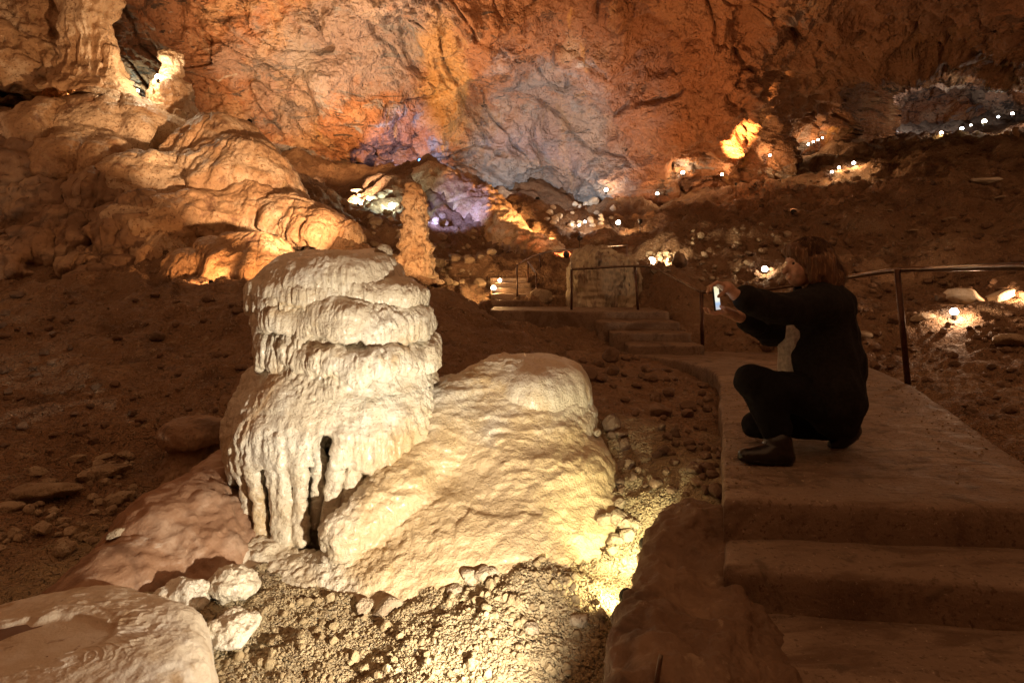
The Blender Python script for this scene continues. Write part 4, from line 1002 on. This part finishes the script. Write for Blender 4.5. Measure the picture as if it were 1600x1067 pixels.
# ------------------------------------------------------------------ the crouching person
M['skin'] = plain('skin', (0.62, 0.36, 0.25), 0.5, 0, (60, 0.1, 0.002))
M['hair'] = rock_mat('brown_hair', (0.13, 0.065, 0.034), [((0.36, 0.21, 0.11), 14, 0.5, 0.66, (6, 6, .5)), ((0.10, 0.05, 0.025), 22, 0.52, 0.66, (6, 6, .4))], (0.35, 0.55), ((60, 0.8, 0.006, (6, 6, .4)),), coords='obj')
M['coat'] = plain('black_wool', (0.016, 0.014, 0.014), 0.9, 0, (160, 0.5, 0.003), .2)
M['trousers'] = plain('black_denim', (0.009, 0.009, 0.011), 0.85, 0, (200, 0.4, 0.002), .2)
M['boot'] = plain('black_leather', (0.016, 0.013, 0.012), 0.30, 0, (50, 0.25, 0.003))
M['sole'] = plain('rubber_sole', (0.02, 0.018, 0.016), 0.7, 0, (60, 0.3, 0.003))
M['shirt'] = plain('pale_sequin_top', (0.55, 0.48, 0.42), 0.35, 0.2, (120, 1.0, 0.008))
M['steel'] = plain('polished_steel', (0.6, 0.58, 0.55), 0.2, 1.0)
def person():
    e = empty('person', (1.5, 2.9, 0)); tag(e, 'person in black coat and boots crouching on the landing, photographing with a phone', 'person')
    # --- body: head, neck, trunk, arms, hands and legs as one skin
    s = SDF((.86, 2.5, -.0), (1.86, 3.35, 1.16), .0048)
    hc = P(1259, 412, 2.88)
    s.ell(hc + (.012, 0, .012), (.088, .070, .090), 0)                       # skull
    s.ell(hc + (-.038, 0, -.030), (.052, .056, .080), .03)                   # face
    s.ell(hc + (-.045, 0, -.083), (.034, .034, .030), .025)                  # chin
    s.cap(hc + (-.084, 0, -.004), hc + (-.107, 0, -.042), .009, .0125, .012)   # nose
    s.cap(hc + (-.079, -.026, .020), hc + (-.079, .026, .020), .010, .010, .014) # brow
    s.cap(hc + (-.090, -.014, -.066), hc + (-.090, .014, -.066), .0065, .0065, .006)
    s.cap(hc + (-.088, -.012, -.077), hc + (-.088, .012, -.077), .0070, .0070, .006)
    for q in (-1, 1):
        s.ell(hc + (-.084, q * .030, .000), (.012, .014, .009), .004, cut=True)
        s.ell(hc + (-.058, q * .040, -.035), (.026, .018, .026), .02)        # cheek
        s.ell(hc + (.016, q * .072, -.014), (.018, .008, .030), .008)          # ear
    s.cap(hc + (.018, 0, -.05), P(1276, 462, 2.9), .050, .055, .02)          # neck
    sh_n, sh_f = P(1280, 478, 2.77), P(1283, 478, 3.05)
    s.cap(sh_n, sh_f, .062, .062, .04)
    s.cap(P(1284, 482, 2.9), P(1288, 560, 2.9), .100, .105, .05); s.cap(P(1268, 510, 2.92), P(1266, 555, 2.92), .060, .060, .05)
    s.cap(P(1284, 560, 2.9), P(1296, 625, 2.9), .120, .135, .06)
    # arms
    el_n, wr_n = P(1206, 483, 2.69), P(1150, 461, 2.66)
    s.cap(sh_n, el_n, .048, .038, .03); s.cap(el_n, wr_n, .038, .026, .02)
    el_f, wr_f = P(1208, 518, 2.98), P(1152, 494, 2.80)
    s.cap(sh_f, el_f, .048, .038, .03); s.cap(el_f, wr_f, .038, .026, .02)
    # phone frame of reference
    pc = P(1119, 466, 2.68)
    # upper hand: palm beside the phone, fingers over its top edge
    pa = P(1136, 449, 2.66)
    s.cap(wr_n, pa, .024, .024, .015); s.ell(pa + (-.004, .0, .004), (.034, .024, .022), .012)
    def finger(a, pts, rr):
        q = [np.array(a, float)] + [np.array(p, float) for p in pts]
        for i in range(len(q) - 1): s.cap(q[i], q[i + 1], rr - .0008 * i, rr - .0008 * (i + 1), .004)
    for k, (dy, ln) in enumerate([(-.020, .0), (-.002, .006), (.016, .004), (.032, -.004)]):
        b = pa + (-.024, dy, .012 - .004 * k)
        finger(b, [b + (-.030, -.004, .012), b + (-.054 - ln, -.004, -.004), b + (-.058 - ln, .002, -.028)], .0088)
    b = pa + (-.010, -.018, -.012); finger(b, [b + (-.022, -.006, -.016), b + (-.036, .0, -.030)], .0098)      # thumb
    # lower hand: palm up beneath the phone
    pb = P(1134, 487, 2.74)
    s.cap(wr_f, pb, .024, .024, .015); s.ell(pb + (-.006, -.01, .0), (.042, .030, .016), .012)
    for k, dy in enumerate((-.034, -.014, .006, .026)):
        b = pb + (-.040, dy - .01, -.002); ln = (.0, .008, .006, -.006)[k]
        finger(b, [b + (-.030, -.006, -.006), b + (-.052 - ln, -.008, .002), b + (-.062 - ln, -.006, .020)], .0086)
    b = pb + (-.004, -.036, .006); finger(b, [b + (-.022, -.016, .014), b + (-.042, -.012, .022)], .0098)
    # legs
    hp_n, hp_f = P(1292, 628, 2.80), P(1294, 632, 3.0)
    kn_n, an_n = P(1174, 596, 2.76), P(1214, 690, 2.74)
    s.cap(hp_n, kn_n, .088, .062, .05); s.cap(kn_n, an_n, .054, .034, .03)
    kn_f, an_f = P(1182, 664, 3.02), P(1318, 678, 3.0)
    s.cap(hp_f, kn_f, .085, .055, .05); s.cap(kn_f, an_f, .052, .036, .03)
    s.cap(an_n, P(1175, 714, 2.72), .026, .016, .01); s.cap(an_f, P(1302, 700, 3.0), .034, .024, .02)
    child('body', s.mesh('body', None), e, M['skin'])
    for q in (-1, 1):
        me = lathe('eye', (0, 0), [(.0005, .0105), (.006, .0088), (.0105, .0), (.006, -.0088), (.0005, -.0105)], 14, 12, conc=0)
        o = child('eye', me, e, plain('eye_dark', (.05, .03, .02), .15)); o.location = Vector([float(v) for v in hc + (-.0735, q * .030, -.001)])
    # --- hair: bob with a fringe
    h = SDF(hc - .26, hc + .27, .0052)
    h.ell(hc + (.020, 0, .022), (.108, .092, .104), 0)
    h.cap(hc + (.055, 0, .0), hc + (.118, 0, -.085), .070, .060, .05)
    h.cap(hc + (.05, -.055, .0), hc + (.078, -.062, -.105), .050, .036, .04); h.cap(hc + (.05, .055, .0), hc + (.078, .062, -.105), .050, .036, .04)
    h.cap(hc + (.005, -.074, .01), hc + (.004, -.076, -.075), .026, .022, .03); h.cap(hc + (.005, .074, .01), hc + (.004, .076, -.075), .026, .022, .03)
    h.cap(hc + (.11, -.03, -.07), hc + (.135, -.03, -.125), .046, .022, .04); h.cap(hc + (.10, .035, -.07), hc + (.130, .035, -.120), .046, .022, .04)
    h.cap(hc + (-.070, -.04, .066), hc + (-.070, .04, .066), .026, .026, .03)
    h.ell(hc + (-.105, 0, -.048), (.092, .072, .078), .01, cut=True)             # face opening
    def hd(p, N):
        q = p - hc.astype(np.float32)
        return .006 * (1 - 2.2 * np.abs(perlin(np.stack([q[:, 0] * 46 + q[:, 2] * 12, q[:, 1] * 46, q[:, 2] * 9], -1), 3))) + .004 * perlin(q * A3(90, 90, 16), 9) + .008 * perlin(q * 18, 5)
    ho = child('hair', h.mesh('hair', hd), e, M['hair'])
    rg = random.Random(4); SV, SQ = [], []
    for k in range(1500):
        az = rg.uniform(-math.pi, math.pi)                       # 0 looks back (+X), pi is the face
        face = abs(az) > math.radians(118); rr = 1.0 + rg.uniform(-.02, .07)
        pts = []; ln = rg.uniform(.10, .150) if not face else 0
        for t in np.linspace(.12, 1.35 if not face else .95, 7):
            pts.append(np.array([.020 + .110 * rr * math.sin(t) * math.cos(az), .094 * rr * math.sin(t) * math.sin(az), .022 + .107 * rr * math.cos(t)]))
        if not face:
            p0 = pts[-1]; fl = rg.uniform(-.01, .035)
            for q in np.linspace(.25, 1, 4): pts.append(p0 + np.array([(.035 + fl) * q * max(0, math.cos(az)) + .012 * q, .006 * q * math.sin(az), -ln * q + .01 * math.sin(q * 3)]))
        pts = np.array(pts) + hc + np.array([rg.uniform(-.003, .003) for _ in range(3)]); n0 = len(SV)
        for i_, p_ in enumerate(pts):
            w_ = .0011 * (1 - .6 * i_ / len(pts)); SV += [p_ + (w_, 0, 0), p_ + (-w_ * .5, w_, 0), p_ + (-w_ * .5, -w_, 0)]
        for i_ in range(len(pts) - 1):
            for c_ in range(3): SQ.append((n0 + i_ * 3 + c_, n0 + i_ * 3 + (c_ + 1) % 3, n0 + i_ * 3 + 3 + (c_ + 1) % 3, n0 + i_ * 3 + 3 + c_))
    st = link('strands', qmesh('strands', np.array(SV), np.array(SQ)), ho, M['hair'])
    # --- coat
    c = SDF((.98, 2.50, .02), (1.92, 3.36, 1.06), .0075)
    c.cap(P(1282, 474, 2.80), P(1284, 474, 3.02), .088, .088, 0)
    c.cap(P(1285, 485, 2.9), P(1290, 570, 2.9), .150, .155, .05)
    c.cap(P(1288, 560, 2.84), P(1296, 620, 2.80), .135, .150, .05); c.cap(P(1288, 560, 2.96), P(1298, 620, 3.02), .135, .150, .05)
    c.cap(P(1300, 610, 2.80), P(1306, 652, 2.80), .125, .100, .05); c.cap(P(1300, 610, 3.0), P(1306, 655, 3.02), .125, .095, .05)
    c.cap(P(1318, 560, 2.9), P(1326, 660, 2.9), .080, .045, .05); c.cap(P(1322, 640, 2.84), P(1328, 672, 2.84), .045, .028, .03)
    c.cap(P(1268, 448, 2.9), P(1290, 446, 2.9), .068, .070, .03)                 # collar
    c.ell(P(1205, 545, 2.95), (.060, .075, .20), .01, cut=True)                   # open front
    c.ell(P(1256, 420, 2.89), (.07, .075, .11), .01, cut=True)                    # neckline
    c.cap(sh_n, el_n, .080, .066, .04); c.cap(el_n, P(1164, 466, 2.665), .066, .052, .03)
    c.cap(sh_f, el_f, .080, .066, .04); c.cap(el_f, P(1168, 500, 2.84), .066, .048, .03)
    def cd(p, N):
        return fbm(p * 7, 3, 5) * .012 + .011 * (1 - 2 * np.abs(perlin(p * A3(11, 11, 5), 8)))
    child('coat', c.mesh('coat', cd), e, M['coat'])
    t = SDF((1.08, 2.5, .36), (1.6, 3.2, .98), .0065)
    t.cap(P(1258, 486, 2.93), P(1244, 530, 2.93), .072, .075, 0); t.cap(P(1244, 530, 2.93), P(1243, 574, 2.93), .080, .085, .04)
    child('blouse', t.mesh('blouse', lambda p, N: .006 * perlin(p * A3(40, 40, 4), 3)), e, M['shirt'])
    # --- trousers
    t = SDF((.98, 2.5, -.0), (1.9, 3.36, .66), .0075)
    t.cap(hp_n, kn_n, .106, .078, 0); t.cap(kn_n, P(1208, 678, 2.745), .070, .050, .03); t.cap(P(1196, 620, 2.75), P(1222, 668, 2.75), .062, .050, .05)
    t.cap(hp_n, hp_f, .12, .12, .06)
    t.cap(hp_f, kn_f, .105, .068, .06); t.cap(kn_f, P(1312, 672, 3.0), .062, .050, .03); t.cap(P(1240, 660, 3.02), P(1300, 668, 3.0), .07, .06, .03)
    child('trousers', t.mesh('trousers', lambda p, N: fbm(p * 9, 3, 15) * .010), e, M['trousers'])
    # --- boots
    def boot(heel, toe, top, nm='boot'):
        heel, toe, top = [np.array(v, float) for v in (heel, toe, top)]
        b = SDF(np.minimum(np.minimum(heel, toe), top) - .09, np.maximum(np.maximum(heel, toe), top) + .09, .005)
        up = np.array([0, 0, 1.0])
        b.cap(heel + (0, 0, .040), toe + (0, 0, .022), .038, .024, 0); b.cap(heel + (-.004, 0, .045), top, .045, .050, .03); b.cap(lerp(heel, toe, .40) + (0, 0, .045), top, .044, .048, .05)
        b.cap(lerp(heel, toe, .6) + (0, 0, .03), lerp(heel, toe, .9) + (0, 0, .024), .036, .032, .03)
        o = child(nm, b.mesh(nm, lambda p, N: fbm(p * 24, 2, 3) * .002), e, M['boot'])
        so = SDF(np.minimum(heel, toe) - .08, np.maximum(heel, toe) + .08, .0045)
        for t_ in np.linspace(0, 1, 12):
            w = [.034, .036, .034, .032, .031, .032, .036, .040, .041, .038, .032, .022][int(t_ * 11 + .5)]
            so.ell(lerp(heel, toe, t_) + (0, 0, .010), (.030, w, .013), .006)
        so.ell(heel + (0, 0, .006), (.036, .036, .02), .01)
        sm = so.mesh('sole'); so_ = link('sole', sm, o, M['sole'])
    boot(P(1226, 726, 2.72), P(1162, 719, 2.72), P(1216, 688, 2.74))
    boot(P(1330, 684, 2.99), P(1303, 703, 2.985), P(1321, 668, 3.0))
    # watch on the far wrist
    w = empty('watch'); w.parent = e; 
    me = tube_mesh('watch', [wr_f + (.016, .0, .004), wr_f + (.004, 0, -.001)], [.031, .031], 20); child('bracelet', me, w, M['steel']); w.matrix_parent_inverse = parent_inv(e)
    # --- phone, a thing of its own
    ph = empty('phone', tuple(pc)); tag(ph, 'phone with a lit screen held out between both hands', 'phone')
    ph.rotation_euler = (math.radians(-6), 0, math.radians(52))
    def rbox(nm, sx, sy, sz, r, mat, off=(0, 0, 0)):
        bm = bmesh.new(); bmesh.ops.create_cube(bm, size=1)
        for v in bm.verts: v.co = Vector((v.co.x * sx, v.co.y * sy, v.co.z * sz)) + Vector(off)
        bmesh.ops.bevel(bm, geom=bm.edges[:], offset=r, segments=3, affect='EDGES', profile=.5)
        me = bpy.data.meshes.new(nm); bm.to_mesh(me); bm.free(); me.materials.append(mat); return link(nm, me, ph)
    rbox('case', .070, .009, .118, .003, M['lamp_body'])
    m, nt, b = new_mat('phone_screen')
    tc = N_(nt, 'ShaderNodeTexCoord').outputs['Object']
    sx = N_(nt, 'ShaderNodeSeparateXYZ'); nt.links.new(tc, sx.inputs[0])
    cr = N_(nt, 'ShaderNodeValToRGB'); mr = N_(nt, 'ShaderNodeMapRange'); mr.inputs[1].default_value = -.055; mr.inputs[2].default_value = .055
    ns = N_(nt, 'ShaderNodeMath', operation='ADD'); nt.links.new(sx.outputs[2], mr.inputs[0]); nt.links.new(mr.outputs[0], ns.inputs[0])
    nz = N_(nt, 'ShaderNodeMath', operation='MULTIPLY'); nt.links.new(noise_node(nt, tc, 40, 3), nz.inputs[0]); nz.inputs[1].default_value = .25; nt.links.new(nz.outputs[0], ns.inputs[1])
    nt.links.new(ns.outputs[0], cr.inputs[0]); el = cr.color_ramp.elements
    el[0].position = .1; el[0].color = (.55, .50, .45, 1); el[1].position = 1; el[1].color = (.75, .68, .42, 1)
    for ps, cl in ((.38, (.30, .42, .62, 1)), (.52, (.75, .74, .62, 1)), (.8, (.8, .76, .55, 1))):
        x = el.new(ps); x.color = cl
    nt.links.new(cr.outputs[0], b.inputs['Emission Color']); b.inputs['Emission Strength'].default_value = 1.3; b.inputs['Base Color'].default_value = (.02, .02, .02, 1)
    rbox('screen', .064, .002, .108, .0006, m, (0, -.0052, 0))
person()

refresh()
# ------------------------------------------------------------------ flood lamps
def lathe_bm(prof, n=14):
    V, Fc = [], []
    for r, z in prof:
        for k in range(n): V.append((r * math.cos(2 * math.pi * k / n), r * math.sin(2 * math.pi * k / n), z))
    for i in range(len(prof) - 1):
        for k in range(n): Fc.append((i * n + k, i * n + (k + 1) % n, (i + 1) * n + (k + 1) % n, (i + 1) * n + k))
    Fc.append(tuple(range(n))[::-1]); Fc.append(tuple(range((len(prof) - 1) * n, len(prof) * n)))
    return V, Fc
def pmesh(name, V, Fc, mat=None, smooth=False):
    me = bpy.data.meshes.new(name); me.from_pydata(V, [], Fc); me.update()
    if smooth: me.polygons.foreach_set('use_smooth', [len(p.vertices) < 6 for p in me.polygons])
    if mat: me.materials.append(mat)
    return me
# unit lamp: axis +Z is where it shines, mouth radius 1
V_, F_ = lathe_bm([(.30, -1.5), (.62, -1.45), (.70, -.9), (.95, -.2), (1.06, .1), (1.06, .22), (.93, .22), (.93, .05)])
F_ = F_[:-1]
LAMP_HOUSING = pmesh('lamp_housing', V_, F_, M['lamp_body'], True)
V_, F_ = lathe_bm([(.92, .02), (.7, .12), (.35, .17), (.02, .19)]); LENS_V, LENS_F = V_, F_
yo = []
for k in range(9):
    a = math.pi * k / 8 + math.pi; yo.append((1.22 * math.cos(a), .75 * math.sin(a) * 1.35, -.35))
LAMP_YOKE = tube_mesh('lamp_yoke', yo, [.09] * 9, 6); LAMP_YOKE.materials.append(M['lamp_body'])
LENS = {}
def lens_mesh(col, s):
    k = (tuple(round(c, 2) for c in col), s)
    if k not in LENS: LENS[k] = pmesh('lamp_lens', LENS_V, LENS_F, glow('lamp_glow_%d' % len(LENS), col, s), True)
    return LENS[k]
def lamp(pos, aim, power, col, label, spot=110, r=.06, blend=.6, shine=25.0, glowcol=None, stake=True, group='flood lamps along the cave path', soft=None):
    pos = Vector([float(v) for v in above(pos, 1.3 * r)]); aim = Vector([float(v) for v in aim])
    e = empty('flood_lamp', pos); tag(e, label, 'lamp', group)
    d = (aim - pos).normalized()
    rot = d.to_track_quat('Z', 'Y').to_matrix()
    # roll so that local -Y hangs down
    loc_dn = rot.inverted() @ Vector((0, 0, -1)); a = math.atan2(loc_dn.x, -loc_dn.y) if (abs(loc_dn.x) + abs(loc_dn.y)) > 1e-4 else 0
    rot = rot @ Matrix.Rotation(a, 3, 'Z')
    e.rotation_euler = rot.to_euler(); e.scale = (r, r, r)
    for nm, me in (('housing', LAMP_HOUSING), ('lens', lens_mesh(glowcol or col, shine)), ('yoke', LAMP_YOKE)):
        o = link(nm, me, e)
    if stake:
        b, _ = drop(pos.x, pos.y, pos.z - .9 * r)
        L = max(.03, min(1.2, pos.z - b[2] + .05))
        st = tube_mesh('stake', [(0, 0, -.9 * r), (0, 0, -L)], [.10 * r + .004] * 2, 6); o = link('stake', st, e, M['lamp_body'])
        o.matrix_parent_inverse = Matrix.LocRotScale(pos, e.rotation_euler, e.scale).inverted(); o.location = pos
    if power:
        L = bpy.data.lights.new('lamp_light', 'SPOT'); L.energy = power; L.color = col; L.spot_size = math.radians(spot); L.spot_blend = blend
        L.shadow_soft_size = soft or r * .8
        lo = bpy.data.objects.new('lamp_light', L); COL.objects.link(lo); lo.parent = e
        lo.matrix_parent_inverse = Matrix.LocRotScale(pos, e.rotation_euler, e.scale).inverted()
        lo.location = pos + d * r * .5; lo.rotation_euler = d.to_track_quat('-Z', 'Y').to_euler()
    return e
BULB_V, BULB_F = lathe_bm([(.04, -1.0), (.55, -.84), (.9, -.42), (1.0, 0), (.9, .42), (.55, .84), (.04, 1.0)], 12)
BULB = {}
V_, F_ = lathe_bm([(.5, -2.1), (.55, -2.0), (.55, -1.0), (.72, -.75), (.66, -.70)], 10); HOLDER = pmesh('lamp_holder', V_, F_, M['lamp_body'], True)
def bulb(pos, aim, power, col, label, r=.06, shine=30.0, group='small bulb lamps along the cave path', near=0.0):
    """bare path lamp: glass bulb on a short holder; it shines all round"""
    pos = Vector([float(v) for v in pos]); aim = Vector([float(v) for v in aim]); d = (aim - pos).normalized()
    e = empty('path_lamp', pos); tag(e, label, 'lamp', group); e.scale = (r, r, r)
    k = (tuple(round(c, 2) for c in col), shine)
    if k not in BULB: BULB[k] = pmesh('bulb', BULB_V, BULB_F, glow('bulb_glow_%d' % len(BULB), tuple(.45 + .55 * c for c in col), shine), True)
    link('bulb', BULB[k], e); link('holder', HOLDER, e)
    L = bpy.data.lights.new('lamp_light', 'POINT'); L.energy = power; L.color = col; L.shadow_soft_size = r * .5
    lo = bpy.data.objects.new('lamp_light', L); COL.objects.link(lo); lo.parent = e; lo.matrix_parent_inverse = Matrix.LocRotScale(pos, e.rotation_euler, e.scale).inverted()
    lo.location = pos + (d * .5 + Vector((0, -1, .35))).normalized() * r * 1.6
    return e
WARM = (1.0, .72, .40); ORANGE = (1.0, .46, .17); WHITE = (1.0, .86, .66); COOL = (.72, .84, 1.0); BLUE = (.22, .34, 1.0); GREENISH = (.80, 1.0, .80)

def at_ray(px, py, back=.12, fallback=15, up=0.0):
    p, n, o = ray(px, py, back)
    p = P(px, py, fallback) if p is None else p
    return p + np.array([0, 0, up])
# the lamps around the dark rock, on the large stalagmite
lamp((.16, 1.48, -.22), P(500, 600, 3.1), 260, (1.0, .87, .66), 'unseen flood lamp just below the view, lighting the large cream stalagmite', spot=124, r=.03, blend=1.0, shine=60)  # out of view, placed to light gravel, mound and stalagmite evenly
lamp((.475, 2.36, -.43), P(900, 860, 2.9), 11, (1.0, .82, .42), 'lamp close behind the dark rock shelf lighting the gravel', spot=165, r=.03, blend=.4, shine=60)
lamp(P(1010, 850, 2.50), P(985, 805, 2.9), 34, (1.0, .90, .50), 'small lamp wedged in the gully at the end of the pale mound', spot=150, r=.03, blend=.5, shine=60)
# left hill
lamp(P(560, 405, 6.4), P(390, 255, 11), 2000, (1.0, .60, .32), 'flood lamp behind the big stalagmite aimed up the flowstone hill', spot=42, r=.08)
lamp(P(500, 420, 6.6), P(95, 55, 12), 1300, (1.0, .58, .28), 'flood lamp behind the big stalagmite aimed at the fluted column', spot=26, r=.06)
lamp(P(440, 345, 9.5), P(150, 560, 5.4), 330, (1.0, .55, .28), 'added lamp on the flowstone hill raking down over the earth slope', spot=75, r=.02)  # extra lamp, added to brighten the left earth slope
lamp(P(455, 432, 7.6), P(380, 400, 8.5), 60, ORANGE, 'orange lamp tucked low beneath the flowstone shell behind the stalagmite crown', spot=140, r=.03)
lamp(P(330, 445, 7.4), P(240, 400, 8.7), 60, ORANGE, 'orange lamp at the foot of the flowstone hill', spot=140, r=.03)
lamp(P(150, 158, 12.0), P(70, 20, 12.5), 300, ORANGE, 'orange lamp below the fluted wall column high on the hill', spot=120, r=.08)
bulb(at_ray(247, 121, .3), P(190, 100, 11.9), 60, (1, .80, .52), 'white lamp fixed beside the bottle shaped stalagmite', .055)
bulb(at_ray(215, 142, .3), P(160, 130, 11.4), 22, GREENISH, 'small white lamp at the crest between column and bottle stalagmite', .04)
# back wall
lamp(P(390, 190, 13.4), P(540, 90, 17.5), 1900, (1.0, .50, .20), 'orange lamp behind the crest of the flowstone hill facing the back wall', spot=112, r=.06)
lamp(P(560, 322, 14.2), P(640, 120, 18.5), 1700, (1.0, .64, .38), 'amber lamp in the hollow washing the middle of the back wall', spot=125, r=.06)
lamp(P(840, 360, 15.5), P(860, 200, 20.5), 800, (.95, .90, .88), 'white lamp at the wall foot under the grey rock patch', spot=100, r=.06)
lamp(P(1000, 345, 14.5), P(990, 90, 17), 800, (1, .45, .17), 'orange lamp at the wall foot below the red brown buttress', spot=120, r=.06)
lamp(P(1240, 330, 14.0), P(1300, 40, 16), 100, (1.0, .48, .22), 'orange lamp on the slope turned up to the dark vault', spot=130, r=.06)
# coloured lamps in the hollow
lamp(P(636, 268, 16.9), P(630, 236, 19.5), 500, (.50, .52, 1.0), 'violet lamp behind the dark ridge shining up the wall', spot=64, r=.07)
lamp(P(655, 262, 16.6), P(690, 262, 16.2), 220, (.06, .30, 1.0), 'blue lamp on the back of the dark ridge', spot=150, r=.06)
lamp(P(650, 335, 11), P(735, 325, 15), 800, (.42, .45, 1.0), 'blue violet lamp behind the slender stalagmite, on the sloping ridge', spot=34, r=.05)
lamp(P(905, 372, 12.4), P(800, 355, 13.9), 1100, (1, .48, .16), 'orange lamp above the sloping ridge', spot=50, r=.05)
lamp(P(790, 395, 12.6), P(812, 385, 13.0), 30, (.12, .25, 1.0), 'deep blue lamp low on the sloping ridge', spot=140, r=.05)
lamp(P(885, 412, 10.8), P(850, 395, 12.2), 110, (1, .28, .10), 'red orange lamp behind the stump at the ridge end', spot=140, r=.06)
bulb(at_ray(612, 322, .3), P(596, 306, 14), 40, GREENISH, 'greenish white lamp among pale blocks in the hollow', .08)
bulb(at_ray(771, 450, .25), P(730, 440, 9.6), 22, (1, .55, .2), 'small lamp beside the far steps, lower of the pair', .04)
bulb(at_ray(781, 438, .25), P(740, 420, 10), 9, (1, .55, .2), 'small lamp beside the far steps, upper of the pair', .03)
lamp(P(612, 470, 6.9), P(652, 360, 9.1), 260, (1, .5, .2), 'added orange lamp hidden behind the large stalagmite, lighting the slender one', spot=110, r=.05, shine=10)  # added out of sight to warm the slender stalagmite
# lamps along the far wall path: pixel, distance back from the surface, aim, power
for (px, py, bk, ax, ay, pw, r, col, lb) in [
    (905, 352, .4, 930, 340, 40, .06, WHITE, 'small lamp among pale rocks at the wall foot, left of the pair'), (914, 347, .4, 935, 348, 40, .06, COOL, 'small cool lamp among pale rocks at the wall foot, right of the pair'),
    (947, 297, .5, 950, 285, 90, .12, WARM, 'bright lamp on the wall above the pale rocks'), (1027, 303, .5, 1020, 330, 70, .10, WARM, 'lamp on the wall foot right of centre, alone'), (1067, 270, .5, 1070, 262, 110, .12, WARM, 'lamp lighting a rough patch on the wall left of the blazing niche'),
    (966, 348, .5, 990, 370, 130, .11, WARM, 'double headed lamp above the distant railing'), (1128, 273, .5, 1120, 290, 60, .09, WARM, 'lamp at the left foot of the blazing niche'), (1203, 243, .5, 1230, 260, 130, .08, WARM, 'lamp right of the blazing niche'),
    (1263, 226, .5, 1250, 215, 50, .08, WARM, 'lowest lamp of the short diagonal row on the wall'), (1271, 222, .5, 1255, 212, 50, .08, WARM, 'second lamp of the short diagonal row on the wall'), (1278, 219, .5, 1260, 200, 50, .08, WARM, 'third lamp of the short diagonal row on the wall'), (1285, 216, .5, 1300, 200, 50, .08, WARM, 'top lamp of the short diagonal row on the wall'),
    (1300, 269, .4, 1290, 285, 60, .08, WARM, 'lamp on the slope crest, lowest of three'), (1311, 262, .4, 1305, 280, 60, .08, WARM, 'lamp on the slope crest, middle of three'), (1334, 255, .4, 1310, 280, 120, .10, WARM, 'lamp on the slope crest, brightest of three')]:
    p = at_ray(px, py, bk); q, n, o = ray(ax, ay); q = P(ax, ay, p[1] + .5) if q is None else q
    bulb(p, q, pw * .22, (col[0], col[1] * .78, col[2] * .62), lb, r * .55, 25)
for (px, py, d, r, col, lb) in [(1471, 208, 23, .13, (1, .62, .22), 'golden lamp of the far string, leftmost'), (1503, 201, 23, .12, (.75, .85, 1), 'bluish white lamp of the far string, second from its lower end'), (1517, 196, 23, .08, (1, .66, .3), 'small golden lamp of the far string, third from its lower end'),
                        (1538, 190, 22.5, .17, (1, .66, .25), 'largest golden lamp of the far string'), (1560, 183, 23, .09, (.85, .9, 1), 'small white lamp of the far string beside the largest'), (1582, 178, 23, .12, (1, .5, .28), 'reddish lamp at the upper end of the far string')]:
    bulb(P(px, py, d), P(px - 30, 330, d - 8), 16, col, lb, r * .5, 25, 'string of lamps on the far crest')
# the blazing niche
lamp(P(1150, 287, 18.2), P(1153, 228, 18.7), 5000, (1, .46, .15), 'strong upward lamp at the foot of the blazing niche', 44, .04, .9)
# path lamps on the right
p = at_ray(1018, 408, .5); bulb(p, p + np.array([.9, .9, -.05]), 80, WARM, 'strongest path lamp beside the rail', .07, 60)
p = at_ray(1195, 428, .35); bulb(p + np.array([0, 0, .08]), P(1165, 445, p[1] - .3), 5, (1, .68, .36), 'oval lamp on the slope in front of the face', .05)
bulb(P(1491, 487, 6.15), P(1500, 500, 5.8), 14, (1, .62, .36), 'lamp shining from beneath the large pale boulder', .04)
lamp(P(1640, 470, 6.4), P(1540, 460, 6.8), 60, (1, .55, .28), 'lamp lighting the low pale boulder from outside the picture edge', 130, .055, .6, 20, group='path lamps')
lamp(P(1292, 470, 8.4), P(1130, 385, 11), 40, (1, .6, .3), 'added lamp hidden behind the crouching person, lighting the distant path stones', 140, .06, .6, 20, group='path lamps')  # added behind the person so the far path stones are lit
# cool light in the recess
lamp(P(1405, 182, 27), P(1455, 156, 29.5), 320, (.82, .86, 1.0), 'cool white lamp deep in the recess under the vault', 130, .08, .8)
